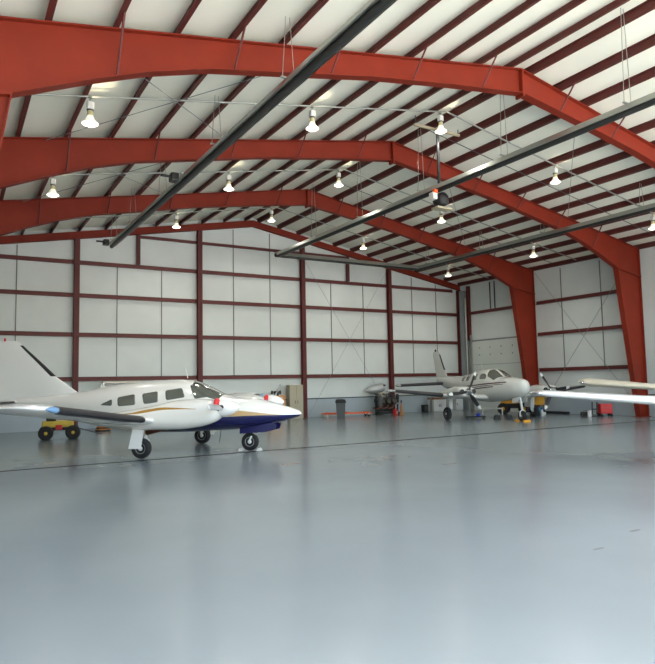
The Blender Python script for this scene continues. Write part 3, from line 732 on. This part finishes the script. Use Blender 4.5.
for s in (-1,1):
    w=wing_mesh(W2(s)).build('wing',wh2,A2)
    boot_mesh(W2(s),s*2.45,s*4.5,8,.12).build('deicing_boot',M['boot'],w)
    MB().lathe([(0.005,0),(.04,.02),(.05,.08),(.03,.18)],12,axisM((.22,s*4.6,1.29),(-.5,s*.85,.05))).build('tip_light',M['hubm'],w)
    NH=Hull([(-1.5,1.12,1.02,.05,2,.5),(-.9,1.2,.92,.2,2.2,.5),(0,1.32,.88,.33,2.3,.5),(.7,1.42,.9,.4,2.4,.5),(1.2,1.42,.94,.41,2.5,.5),(1.45,1.39,1.0,.39,2.5,.5),(1.53,1.34,1.05,.34,2.4,.5)],s*1.9)
    nc=NH.mesh(MB(),44,30).build('nacelle',wh2,A2)
    for e in (-1,1):
        MB().lathe([(.1,0),(.1,.05),(.085,.06),(.02,.05)],18,Matrix.Translation(Vector((1.5,s*1.9+e*.25,1.21)))@Matrix.Rotation(PI/2,4,'Y')).build('air_inlet',M['black'],nc)
    g=MB().tube([(.05,s*1.95,1.0),(.03,s*1.95,.5),(.0,s*1.95,.3)],[.11,.09,.06],10).tube([(0,s*1.95,.29),(0,s*2.1,.27)],.03,8).tube([(.03,s*1.95,.6),(.16,s*1.95,.45),(.0,s*1.95,.3)],.02,6)
    g.build('main_gear_strut',M['hubm'],A2)
    wheel(A2,(0,s*2.08,.275),.275,.18)
    MB().prism([(.3,s*1.78,.95),(-.3,s*1.78,.95),(-.25,s*1.76,.45),(.2,s*1.76,.45)],(0,0,0),(0,s*.02,0)).build('gear_door',wh2,A2)
    propeller(A2,(1.58,s*1.9,1.2),3,(math.radians(-24) if s<0 else math.radians(36)),.86,'black','hubm',cut=8)
    so=spinner(A2,[(.14,-.05),(.14,.0),(.125,.08),(.09,.17),(.04,.24),(.005,.26)],M['chrome']); so.location=(1.58,s*1.9,1.2)
ng=MB().tube([(2.2,0,1.0),(2.32,0,.55),(2.36,0,.42)],[.05,.045,.04],10)
ng.tube([(2.36,0,.44),(2.36,.11,.4),(2.33,.11,.22)],.025,8); ng.tube([(2.36,0,.44),(2.36,-.11,.4),(2.33,-.11,.22)],.025,8); ng.tube([(2.33,-.12,.22),(2.33,.12,.22)],.02,8)
ng.build('nose_gear_strut',M['hubm'],A2); wheel(A2,(2.33,0,.22),.22,.15)
for s in (-1,1): MB().prism([(2.45,s*.17,.98),(1.95,s*.17,.9),(1.98,s*.2,.72),(2.38,s*.2,.76)],(0,0,0),(0,s*.015,0)).build('nose_gear_door',wh2,A2)
FS2=fin_st([(1.75,-3.9,1.5,.06),(1.9,-4.2,1.25,.09),(2.4,-4.55,1.05,.09),(3.05,-4.98,.8,.09),(3.13,-5.05,.7,.06),(3.16,-5.15,.55,.03)])
mb=MB(); mb.loft([ring_at(0,s[1],s[2],s[0],s[4],True) for s in FS2]); fo=mb.build('tail_fin',wh2,A2)
boot_mesh(FS2,2.2,3.0,6,.09,True).build('deicing_boot',M['boot'],fo)
MB().lathe([(.03,0),(.045,.03),(.045,.1),(.02,.13)],12,Matrix.Translation(Vector((-5.45,0,3.15)))).build('beacon',M['black'],fo)
SS=[(0,-4.3,1.05,1.52,.17),(1.0,-4.36,.95,1.5,.18),(2.4,-4.46,.75,1.46,.2),(2.48,-4.55,.5,1.46,.05)]
st=[(-y,a,b,c,d) for y,a,b,c,d in SS[::-1]]+SS[1:]
so_=wing_mesh(st).build('stabilizer',wh2,A2)
boot_mesh(SS,.15,2.35,4,.2).build('deicing_boot',M['boot'],so_); boot_mesh([(-y,a,b,c,d) for y,a,b,c,d in SS],-.15,-2.35,4,.2).build('deicing_boot',M['boot'],so_)
MB().tube([(-.6,0,2.1),(-.75,0,2.38)],.01,6).build('whip_antenna',M['white'],A2)
def world2(p): return world1(p,P2,TH2)
for k,dx in enumerate((-.3,.3)):
    s=1 if dx>0 else -1
    c=thing('wheel_chock','yellow wheel chock %s the nose wheel of the grey white twin'%('in front of' if s>0 else 'behind'),'chock',world2((2.33+dx,0,0)),TH2,'yellow chocks')
    MB().prism([(-.07*s,-.14,0),(.07*s,-.14,0),(.02*s,-.14,.08),(-.04*s,-.14,.08)],(0,0,0),(0,.28,0)).build('wedge',M['yellow'],c)
    MB().tube([(0,-.14,.05),(.0,-.22,.04),(.0,-.28,.02)],.012,6).build('rope',M['black'],c)

# ------------------------------------------------------------------ airplanes 3 and 4: one wing of each reaches into view
def light_single(P,th,label,pm,half,zt,zr,tipchord,name='light_airplane',tk=.13):
    A=thing(name,label,'airplane',P,th)
    H=Hull([(2.3,1.22,1.05,.1,2,.5),(2.2,1.35,.9,.28,2.2,.5),(1.7,1.42,.78,.42,2.3,.5),(1.1,1.46,.72,.5,2.4,.5),(.75,1.6,.7,.54,2.4,.5),(.3,1.84,.68,.56,2.4,.5),(-.4,1.86,.68,.56,2.4,.5),(-1.2,1.66,.75,.48,2.3,.5),(-2.4,1.42,.9,.28,2.1,.5),(-4.0,1.3,1.1,.08,2,.5)])
    H.mesh(MB(),50,32).build('fuselage',pm,A)
    for sg in (-1,1):
        fn=lambda u,v,off,sg=sg: H.side(u,v,sg,off)
        patch(MB(),[(-.9,1.35),(-.85,1.55),(-.2,1.64),(-.2,1.35)],fn,.006,.06).build('cabin_window',M['glass'],A)
        patch(MB(),[(-.05,1.35),(-.05,1.64),(.4,1.6),(.6,1.4)],fn,.006,.06).build('cabin_window',M['glass'],A)
        patch(MB(),[(.98,sg*.06),(.38,sg*.06),(.42,sg*.6),(.66,sg*.9),(.95,sg*.8)],lambda u,v,off: H.pt(u,v,off),.007,.05).build('windscreen',M['glass'],A)
        k=sg
        st=[(0,.5,1.5,zr,.14),(k*half*.45,.48,1.45,zr+(zt-zr)*.45,.14),(k*half*.93,.34,tipchord+.15,zr+(zt-zr)*.93,tk),(k*half*.98,.22,tipchord,zt-.01,tk*.8),(k*half,.05,tipchord*.6,zt,.05)]
        w=wing_mesh(st).build('wing',pm,A)
        MB().lathe([(0.005,0),(.045,.02),(.05,.08),(.02,.2)],12,axisM((.3,k*half*.95,zt-.01),(-.4,k*.9,0))).build('tip_light',M['chrome'],w)
        MB().tube([(0,k*1.4,.85),(0,k*1.4,.25)],.04,8).build('main_gear_strut',M['hubm'],A)
        wheel(A,(0,k*1.5,.2),.2,.14)
    MB().tube([(1.75,0,.8),(1.8,0,.22)],.04,8).build('nose_gear_strut',M['hubm'],A); wheel(A,(1.8,.1,.18),.18,.12)
    FSx=fin_st([(1.2,-2.9,1.2,.06),(1.5,-3.2,.95,.08),(2.3,-3.7,.6,.08),(2.36,-3.85,.4,.04)])
    mb=MB(); mb.loft([ring_at(0,s[1],s[2],s[0],s[4],True) for s in FSx]); mb.build('tail_fin',pm,A)
    sx=[(0,-3.3,.75,1.2,.09),(1.5,-3.35,.65,1.2,.08),(1.55,-3.45,.4,1.2,.05)]
    wing_mesh([(-y,a,b,c,d) for y,a,b,c,d in sx[::-1]]+sx[1:]).build('stabilizer',pm,A)
    propeller(A,(2.36,0,1.12),2,math.radians(80),.9,'silver','dgrey')
    so=spinner(A,[(.13,-.05),(.12,.05),(.07,.16),(.01,.22)],pm); so.location=(2.36,0,1.12)
    return A
def place_by_tip(tip,w,half,x_at=.1,side=-1):
    # the plane's wing direction: from tip to root is w; nose points so that the named side holds the tip
    w=Vector((w[0],w[1],0)).normalized(); c=Vector((tip[0],tip[1],0))+w*half
    left=w if side<0 else -w            # tip on the right side -> left = w
    a=Vector((left.y,-left.x,0))        # forward = left rotated -90
    return (c.x,c.y,0),math.atan2(a.y,a.x)
def bearing(px,d):
    """floor point seen in column px at ground distance d"""
    yaw=.5399; a=yaw+math.atan((px-327.5)/628.3); return (d*sin(a),d*cos(a))
p3,t3=place_by_tip(bearing(527,13.2),(.57,-.82),5.4)
light_single(p3,t3,'white airplane at the right edge, only its low wing reaching into view',M['white'],5.4,1.385,.95,1.0)
p4,t4=place_by_tip(bearing(576,23.5),(.5,-.87),5.3)
light_single(p4,t4,'beige airplane at the right edge, its wing tip showing above the white wing',M['beigep'],5.3,1.52,1.05,1.45,tk=.21)

# ------------------------------------------------------------------ equipment along the walls
def cab(name,label,cat,c,size,m,rz=0,doors=0,handle='dgrey',toplip=None):
    t=thing(name,label,cat,(c[0],c[1],0),rz)
    w,d,h=size
    MB().bbox((-w/2,-d/2,.04),(w/2,d/2,h)).bbox((-w/2+.03,-d/2+.04,0),(w/2-.03,d/2-.02,.04)).build('body',M[m],t)
    for k in range(doors):
        a=-w/2+w*k/doors+.012; b=-w/2+w*(k+1)/doors-.012
        dr=MB().bbox((a,-d/2-.018,.08),(b,-d/2,h-.03)).build('door',M[m],t)
        hx=b-.05 if k%2==0 else a+.05
        MB().bbox((hx-.012,-d/2-.04,h*.5-.07),(hx+.012,-d/2-.018,h*.5+.07)).build('handle',M[handle],dr)
    if toplip: MB().bbox((-w/2-.02,-d/2-.03,h),(w/2+.02,d/2,h+.1)).build('worktop',M[toplip],t)
    return t
cab('storage_cabinet','tall beige metal cabinet left of the middle back column','cabinet',(13.98,26.45),(.66,.55,1.6),'beige',math.radians(-12),2)
t=thing('tool_chest','low orange tool chest of drawers beside the tall beige cabinet','tool chest',(12.95,26.4,0),math.radians(-5))
MB().bbox((-.38,-.25,.1),(.38,.25,1.12)).build('body',M['oran2'],t)
for k in range(5):
    dr=MB().bbox((-.35,-.275,.14+k*.19),(.35,-.25,.31+k*.19)).build('drawer',M['oran2'],t)
    MB().bbox((-.25,-.295,.26+k*.19),(.25,-.275,.285+k*.19)).build('handle',M['galv'],dr)
for x in (-.3,.3): 
    for y in (-.18,.18): MB().lathe([(.01,-.02),(.05,-.02),(.05,.02),(.01,.02)],14,Matrix.Translation(Vector((x,y,.05)))@Matrix.Rotation(PI/2,4,'X')).build('caster',M['black'],t)
# bench grinder on the chest
t=thing('bench_grinder','black bench grinder standing on the orange tool chest','tool',(12.95,26.35,1.12),math.radians(-5))
MB().rbox((0,0,.13),(.22,.16,.16),.03).bbox((-.1,-.08,0),(.1,.08,.06)).build('motor',M['black'],t)
for s in (-1,1): MB().lathe([(.02,-.025),(.09,-.025),(.09,.025),(.02,.025)],20,axisM((s*.2,0,.15),(1,0,0))).build('grinding_wheel',M['dgrey'],t)
t=thing('waste_bin','small white bin on the floor in front of the orange tool chest','bin',(13.05,25.75,0))
MB().lathe([(.13,0),(.14,.01),(.17,.33),(.18,.34),(.17,.345),(.15,.33),(.12,.03)],22).build('bucket',M['hubm'],t)
t=thing('storage_rack','pale storage rack against the back wall, its flat top showing above the white cabin','rack',(5.95,26.4,0))
for z in (.3,1.0,1.82): MB().bbox((-.75,-.25,z),(.75,.25,z+.06)).build('shelf',M['beigep'],t)
for x in (-.72,.72):
    for y in (-.22,.22): MB().bbox((x-.025,y-.025,0),(x+.025,y+.025,1.85)).build('post',M['galv'],t)

# grey bin with dark lid
t=thing('trash_bin','tall grey trash bin with a dark lid, in front of the orange dolly','bin',(15.62,25.0,0),math.radians(-30))
MB().loft([[Vector((sx*w,sy*w,z)) for sx,sy in ((1,1),(-1,1),(-1,-1),(1,-1))] for w,z in ((.17,0),(.18,.02),(.215,.72),(.215,.74))],smooth=False).build('body',M['dgrey'],t)
MB().loft([[Vector((sx*w,sy*w,z)) for sx,sy in ((1,1),(-1,1),(-1,-1),(1,-1))] for w,z in ((.235,.72),(.245,.74),(.245,.8),(.2,.88),(.1,.9))],smooth=False).build('lid',M['black'],t)
# orange low dolly
t=thing('engine_dolly','long low orange dolly on casters, behind the trash bin','dolly',(16.55,25.95,0),math.radians(-16))
for y in (-.25,.25): MB().bbox((-1.2,y-.035,.15),(1.2,y+.035,.21)).build('rail',M['orange'],t)
for x in (-.95,0,.95): MB().bbox((x-.04,-.25,.16),(x+.04,.25,.24)).build('crossbar',M['orange'],t)
for x in (-1.05,1.05):
    for y in (-.25,.25):
        c=MB().bbox((x-.035,y-.045,.1),(x+.035,y+.045,.165)).build('caster',M['hubm'],t)
        MB().lathe([(.01,-.025),(.075,-.025),(.08,0),(.075,.025),(.01,.025)],16,Matrix.Translation(Vector((x,y,.08)))@Matrix.Rotation(PI/2,4,'X')).build('caster_wheel',M['black'] if x>0 else M['hubm'],c)
# engine on a stand
t=thing('aircraft_engine','dark oily aircraft engine on a low stand, before the fourth back column','engine',(18.85,25.75,0),math.radians(-20))
MB().bbox((-.5,-.32,.06),(.5,-.26,.14)).bbox((-.5,.26,.06),(.5,.32,.14)).bbox((-.5,-.3,.06),(-.44,.3,.14)).bbox((.44,-.3,.06),(.5,.3,.14)).bbox((-.45,-.28,.1),(-.39,-.22,.5)).bbox((.39,-.28,.1),(.45,-.22,.5)).bbox((-.45,.22,.1),(-.39,.28,.5)).bbox((.39,.22,.1),(.45,.28,.5)).build('stand',M['black'],t)
for x in (-.45,.45):
    for y in (-.29,.29): MB().lathe([(.01,-.02),(.045,-.02),(.045,.02),(.01,.02)],14,Matrix.Translation(Vector((x,y,.045)))@Matrix.Rotation(PI/2,4,'X')).build('caster',M['black'],t)
MB().rbox((-.02,0,.62),(.86,.34,.3),.06).build('crankcase',M['oil'],t)
for x in (-.3,-.02,.26):
    for s in (-1,1):
        cy=MB(); MM=axisM((x,s*.16,.62),(0,s,0.05))
        pr=[]
        for k in range(9): pr+=[(.085,k*.024),(.115,k*.024+.006),(.115,k*.024+.014),(.085,k*.024+.018)]
        cy.lathe(pr,16,MM); cy.build('cylinder',M['oil'],t)
        MB().tube([(x,s*.3,.74),(x-.1,s*.34,.9),(x-.25,s*.2,.96)],.03,8).build('intake_pipe',M['dgrey'],t)
        MB().tube([(x,s*.3,.5),(x-.08,s*.38,.36),(x-.3,s*.36,.3)],.03,8).build('exhaust_pipe',M['copper'],t)
MB().rbox((-.25,-.0,.9),(.36,.3,.22),.05).build('induction_box',M['beige'],t)
MB().lathe([(.0,0),(.1,0),(.12,.1),(.08,.16),(0,.16)],18,axisM((-.45,0,.66),(-1,0,0))).build('starter',M['black'],t)
MB().lathe([(.05,0),(.05,.12),(.12,.13),(.12,.16),(.03,.16)],18,axisM((.4,0,.62),(1,0,0))).build('crank_flange',M['galv'],t)
MM=axisM((.5,0,.74),(1,-.35,0))
fw_=MB().lathe([(.1,-.05),(.14,-.07),(.18,-.06),(.2,-.03),(.2,.03),(.18,.06),(.14,.07),(.1,.05)],26,MM).build('flywheel',M['black'],t)
MB().lathe([(.01,-.03),(.1,-.04),(.105,.04),(.01,.03)],20,MM).build('hub',M['dgrey'],fw_)
MB().rbox((-.1,.3,.5),(.8,.1,.7),.03).build('firewall',M['black'],t)
MB().rbox((-.42,-.24,.62),(.16,.3,.5),.04).build('baffle',M['dgrey'],t)
t.scale=(1.08,1.08,1.12)
# nacelle nose cone stored on a pole stand above the engine
t=thing('nose_cone','grey pointed nose cone propped above the engine, tip to the left','aircraft part',(18.86,26.5,0),math.radians(-12))
MB().lathe([(.02,0),(.09,.07),(.17,.22),(.225,.42),(.245,.62),(.24,.85),(.2,.98),(.14,1.0)],26,axisM((-.66,0,1.2),(1,0,.2))).build('shell',M['silver'],t)
MB().rbox((.26,-.17,1.48),(.12,.14,.1),.02).build('bracket',M['dgrey'],t)
MB().tube([(-.02,0,0.02),(-.02,0,1.12)],.035,8).bbox((-.2,-.2,0),(.2,.2,.03)).build('stand',M['dgrey'],t)
t=thing('fuel_can','small red fuel can on the floor in front of the engine stand','can',(18.95,25.2,0),.4)
MB().rbox((0,0,.14),(.26,.16,.28),.04).build('body',M['redp'],t); MB().tube([(-.08,0,.28),(-.06,0,.34),(.06,0,.34),(.08,0,.28)],.015,6).build('handle',M['redp'],t)
MB().lathe([(.03,.27),(.03,.32),(.02,.33)],12,Matrix.Translation(Vector((.1,0,0)))).build('cap',M['black'],t)
MB().bbox((-.05,-.085,.08),(.05,-.079,.2)).build('sticker',M['hubm'],t)
t=thing('traffic_cone','slim orange cone with a black tip, right of the engine stand','cone',(19.62,25.6,0))
MB().lathe([(.09,.03),(.08,.06),(.03,.62)],20).build('cone',M['oran2'],t); MB().rbox((0,0,.02),(.24,.24,.04),.015).build('base',M['oran2'],t); MB().lathe([(.034,.58),(.03,.72),(.022,.73)],14).build('tip',M['black'],t)
# white cabinet with brown top, post, black box near the right corner
cab('storage_cabinet','low white cabinet with brown wood top, behind the grey white twin','cabinet',(22.72,26.5),(.84,.5,.66),'hubm',0,2,toplip='wood')
cab('storage_cabinet','low white cabinet without a wood top, seen under the grey white twin','cabinet',(23.9,26.5),(1.0,.5,.72),'hubm',0,2)
tag(MB().bbox((22.15,26.3,0),(22.23,26.38,.8)).bbox((22.1,26.25,0),(22.27,26.43,.03)).build('bollard',M['galv']),'short grey post left of the low white cabinet with brown top','post')
t=thing('speaker','small black box on the floor left of the short grey post','box',(21.88,26.5,0)); MB().rbox((0,0,.2),(.3,.26,.4),.02).build('cabinet',M['black'],t); MB().bbox((-.12,-.14,.05),(.12,-.125,.35)).build('grille',M['dgrey'],t)

# yellow tow tractor behind the nose gear
bx,by=bearing(511.5,31.7)
t=thing('tow_tractor','yellow tow tractor with black tires, behind the nose gear of the grey white twin','tractor',(bx,by,0),math.radians(128)); t.scale=(1.14,1.14,1.14)
MB().rbox((0,0,.36),(1.15,.62,.2),.04).build('chassis',M['black'],t)
MB().rbox((.18,0,.55),(.7,.6,.26),.06).build('hood',M['yellow'],t)
MB().rbox((-.4,0,.5),(.3,.5,.1),.03).build('seat',M['black'],t)
MB().tube([(-.12,0,.6),(-.2,0,.74)],.015,6).lathe([(.11,-.01),(.125,0),(.11,.01)],20,axisM((-.2,0,.75),(-.5,0,.8))).build('steering_wheel',M['black'],t)
for x in (-.42,.42):
    for s in (-1,1):
        MM=Matrix.Translation(Vector((x,s*.33,.24)))@Matrix.Rotation(PI/2,4,'X')
        w=MB().lathe([(.12,-.07),(.18,-.09),(.23,-.07),(.24,0),(.23,.07),(.18,.09),(.12,.07)],24,MM).build('wheel',M['rubber'],t)
        MB().lathe([(.02,-.08),(.13,-.06),(.13,.06),(.02,.08)],20,MM).build('hub',M['yellow'],w)
bx,by=bearing(490,31.1); ex,ey=bearing(480,31.2); fx,fy=bearing(499.5,31.0)
t=thing('tow_bar','white tow bar on low legs, left of the yellow tow tractor','tow bar',(bx,by,0))
MB().tube([(ex-bx,ey-by,.3),(fx-bx,fy-by,.3)],.03,8).build('bar',M['hubm'],t)
for q in ((ex,ey),(fx,fy)): MB().tube([(q[0]-bx,q[1]-by,.3),(q[0]-bx,q[1]-by,.0)],.03,8).build('leg',M['hubm'],t)
# orange service cart with teal ball and white bottle
bx,by=bearing(533,30.6)
t=thing('service_cart','orange service cart on small white casters, right of the tow tractor','cart',(bx,by,0),math.radians(-52)); t.scale=(1.15,1.15,1.15)
MB().prism([(-.33,-.28,.42),(.33,-.28,.42),(.38,-.28,.8),(-.3,-.28,.72)],(0,0,0),(0,.56,0)).build('hopper',M['yellow'],t)
MB().bbox((-.36,-.27,.14),(.36,.27,.19)).build('deck',M['black'],t)
for x in (-.3,.3):
    for y in (-.24,.24):
        MB().bbox((x-.02,y-.02,.18),(x+.02,y+.02,.44)).build('post',M['dgrey'],t)
        MB().lathe([(.01,-.025),(.065,-.025),(.07,0),(.065,.025),(.01,.025)],14,Matrix.Translation(Vector((x,y,.07)))@Matrix.Rotation(PI/2,4,'X')).build('caster',M['hubm'],t)
MB().tube([(.3,-.2,.75),(.45,-.2,.95),(.45,.2,.95),(.3,.2,.75)],.018,6).build('handle',M['dgrey'],t)
bx,by=bearing(535.5,29.9)
t=thing('hose_reel','round teal drum in front of the orange service cart','drum',(bx,by,0),math.radians(-50))
MB().lathe([(.02,-.08),(.14,-.08),(.17,-.05),(.175,0),(.17,.05),(.14,.08),(.02,.08)],26,Matrix.Translation(Vector((0,0,.24)))@Matrix.Rotation(PI/2,4,'X')).build('drum',M['teal'],t)
MB().bbox((-.12,-.1,0),(.12,.1,.03)).bbox((-.02,-.11,.0),(.02,-.085,.26)).bbox((-.02,.085,.0),(.02,.11,.26)).build('stand',M['dgrey'],t)
bx,by=bearing(538.8,29.7)
t=thing('spray_bottle','white bottle standing right of the teal drum','bottle',(bx,by,0)); MB().lathe([(.05,0),(.06,.02),(.06,.22),(.025,.29),(.025,.32)],16).build('body',M['hubm'],t); MB().lathe([(.03,.31),(.03,.36),(.015,.38)],12).build('cap',M['blue'],t)
# creeper with blue part tray, black blocks
bx,by=bearing(472.5,28.2)
t=thing('mechanic_creeper','flat black creeper on the floor under the grey white twin','creeper',(bx,by,0),math.radians(-35))
MB().rbox((0,0,.08),(.85,.4,.04),.015).build('board',M['black'],t)
for x in (-.35,.35):
    for y in (-.14,.14): MB().lathe([(.01,-.015),(.032,-.015),(.032,.015),(.01,.015)],12,Matrix.Translation(Vector((x,y,.033)))@Matrix.Rotation(PI/2,4,'X')).build('caster',M['dgrey'],t)
bx2,by2=bearing(475.5,28.2)
tag(MB().lathe([(.08,0),(.1,.02),(.1,.12),(.09,.13),(.085,.12),(.07,.02)],18).build('parts_cup',M['blue'],None,(bx2,by2,.1)),'small blue cup lying on the flat black creeper','cup')
for px_,nm in ((494,'left of the tow tractor'),(506,'in front of the tow tractor')):
    bx,by=bearing(px_,27.6)
    t=thing('rubber_block','small black rubber block on the floor, %s'%nm,'block',(bx,by,0),math.radians(-35),'black rubber blocks')
    MB().prism([(-.14,-.1,0),(.14,-.1,0),(.09,-.1,.17),(-.09,-.1,.17)],(0,0,0),(0,.2,0)).build('wedge',M['black'],t); MB().tube([(-.04,0,.16),(0,0,.21),(.04,0,.16)],.01,6).build('grip',M['dgrey'],t)
# right wall clutter
t=thing('floor_mat','black rubber floor mat roll lying along the right wall','mat',(24.75,20.25,0),math.radians(90))
MB().rbox((0,0,.06),(1.3,.3,.1),.04).build('mat_roll',M['black'],t)
bx,by=bearing(601.5,29.6)
t=thing('tool_cart','red tool cart at the right edge under the white wing','cart',(bx,by,0),math.radians(-35))
MB().rbox((0,0,.34),(.5,.4,.42),.03).build('body',M['redp'],t)
for k in range(3): MB().bbox((-.2,-.215,.18+k*.13),(.2,-.2,.27+k*.13)).build('drawer',M['redp'],t)
for x in (-.2,.2):
    for y in (-.15,.15): MB().lathe([(.01,-.02),(.06,-.02),(.06,.02),(.01,.02)],12,Matrix.Translation(Vector((x,y,.06)))@Matrix.Rotation(PI/2,4,'X')).build('caster',M['black'],t)
    MB().bbox((x-.02,-.15,.06),(x+.02,.15,.14)).build('axle_bar',M['black'],t)
bx,by=bearing(590.8,29.5)
t=thing('hand_truck','leaning black hand truck left of the red tool cart','hand truck',(bx,by,0),math.radians(-35))
for x in (-.1,.1): MB().tube([(x,0,.1),(x+.04,.04,.62)],.025,8).build('rail',M['black'],t)
MB().bbox((-.16,-.16,.0),(.16,.02,.03)).build('toe_plate',M['black'],t)
MB().bbox((-.1,.0,.3),(.12,.03,.34)).build('crossbar',M['black'],t)
for x in (-.17,.17): MB().lathe([(.01,-.025),(.09,-.025),(.09,.025),(.01,.025)],16,axisM((x,.03,.09),(1,0,0))).build('wheel',M['rubber'],t)
bx,by=bearing(586,29.4)
t=thing('paint_can','white can on the floor left of the black hand truck','can',(bx,by,0)); MB().lathe([(.09,0),(.09,.26),(.085,.27)],18).build('body',M['hubm'],t); MB().lathe([(.092,.26),(.092,.285),(.02,.285)],18).build('lid',M['galv'],t)
bx,by=bearing(581.6,29.6)
t=thing('battery_box','low black box left of the white can','box',(bx,by,0),math.radians(-35)); MB().rbox((0,0,.1),(.36,.2,.2),.02).build('case',M['black'],t); MB().tube([(-.08,0,.2),(-.06,0,.25),(.06,0,.25),(.08,0,.2)],.01,6).build('handle',M['dgrey'],t)

# yellow tug behind the white airplane's wing
bx,by=bearing(60,22.4)
t=thing('aircraft_tug','dull yellow tug with fat black tires, behind the near wing of the white airplane','tractor',(bx,by,0),math.radians(-8))
MB().rbox((-.05,0,.5),(.95,.5,.2),.05).build('body',M['yellow2'],t)
MB().rbox((.0,0,.36),(1.05,.42,.12),.03).build('frame',M['black'],t)
MB().rbox((-.02,-.22,.4),(.2,.1,.16),.02).build('fuel_tank',M['redp'],t)
MB().rbox((-.25,0,.66),(.3,.34,.12),.04).build('seat',M['black'],t)
for x in (-.4,.4):
    for s in (-1,1):
        MM=Matrix.Translation(Vector((x,s*.34,.23)))@Matrix.Rotation(PI/2,4,'X')
        w=MB().lathe([(.11,-.08),(.17,-.1),(.22,-.08),(.23,0),(.22,.08),(.17,.1),(.11,.08)],24,MM).build('wheel',M['rubber'],t)
        MB().lathe([(.02,-.085),(.12,-.07),(.12,.07),(.02,.085)],18,MM).build('hub',M['yellow2'],w)
MB().tube([(.5,0,.36),(1.3,-.1,.12)],.02,8).build('drawbar',M['dgrey'],t)
bx,by=bearing(103,25.6)
t=thing('hose_coil','dark hose coil with tan loops, seen under the near wing of the white airplane','hose',(bx,by,0))
m=MB()
for k in range(4):
    c=[(.26*cos(a)+.02*k,.2*sin(a),.03+.045*k) for a in [2*PI*i/20 for i in range(21)]]; m.tube(c,.025,6,k%2)
m.build('coil',[M['black'],M['oran2']],t)

# ------------------------------------------------------------------ light: sky, sun and the lamps
w=bpy.data.worlds.new('sky'); sc.world=w; w.use_nodes=True; nt=w.node_tree; bg=nt.nodes['Background']
sky=nt.nodes.new('ShaderNodeTexSky'); sky.sky_type='NISHITA'; sky.sun_disc=False; sky.sun_elevation=math.radians(62); sky.sun_rotation=math.radians(180); sky.air_density=1.2; sky.dust_density=2.5; sky.ozone_density=1
nt.links.new(sky.outputs[0],bg.inputs['Color']); bg.inputs['Strength'].default_value=.58
sun=bpy.data.lights.new('sun','SUN'); sun.energy=14; sun.angle=math.radians(1); sun.color=(1,.95,.87)
so=bpy.data.objects.new('sun',sun); COL.objects.link(so); d=Vector((-.1,.27,-1.0)).normalized(); so.rotation_euler=d.to_track_quat('-Z','Y').to_euler()
pl=bpy.data.lights.new('doorway_portal','AREA'); pl.shape='RECTANGLE'; pl.size=XR-XL; pl.size_y=8; pl.cycles.is_portal=True
po=bpy.data.objects.new('doorway_portal',pl); COL.objects.link(po); po.location=((XL+XR)/2,YF-.6,4.2); po.rotation_euler=(math.radians(90),0,0)

pl2=bpy.data.lights.new('side_portal','AREA'); pl2.shape='RECTANGLE'; pl2.size=10.9; pl2.size_y=6.4; pl2.cycles.is_portal=True
po2=bpy.data.objects.new('side_portal',pl2); COL.objects.link(po2); po2.location=(XR+.4,4.9,3.2); po2.rotation_euler=(math.radians(90),0,math.radians(90))
# ------------------------------------------------------------------ camera
yaw,pit,rol=.5399,.0813,-.0192
fw=Vector((sin(yaw)*cos(pit),cos(yaw)*cos(pit),sin(pit))); r=Vector((cos(yaw),-sin(yaw),0)); u=r.cross(fw)
r2=r*cos(rol)+u*sin(rol); u2=-r*sin(rol)+u*cos(rol)
cam=bpy.data.cameras.new('camera'); cam.sensor_fit='HORIZONTAL'; cam.sensor_width=36; cam.lens=36*628.3154/655; cam.clip_end=400; cam.clip_start=.05
co=bpy.data.objects.new('camera',cam); COL.objects.link(co)
co.matrix_world=Matrix(((r2.x,u2.x,-fw.x,0),(r2.y,u2.y,-fw.y,0),(r2.z,u2.z,-fw.z,1.65),(0,0,0,1)))
sc.camera=co
vs=sc.view_settings; vs.view_transform='Standard'; vs.look='None'; vs.gamma=1; vs.use_curve_mapping=False; vs.exposure=.75
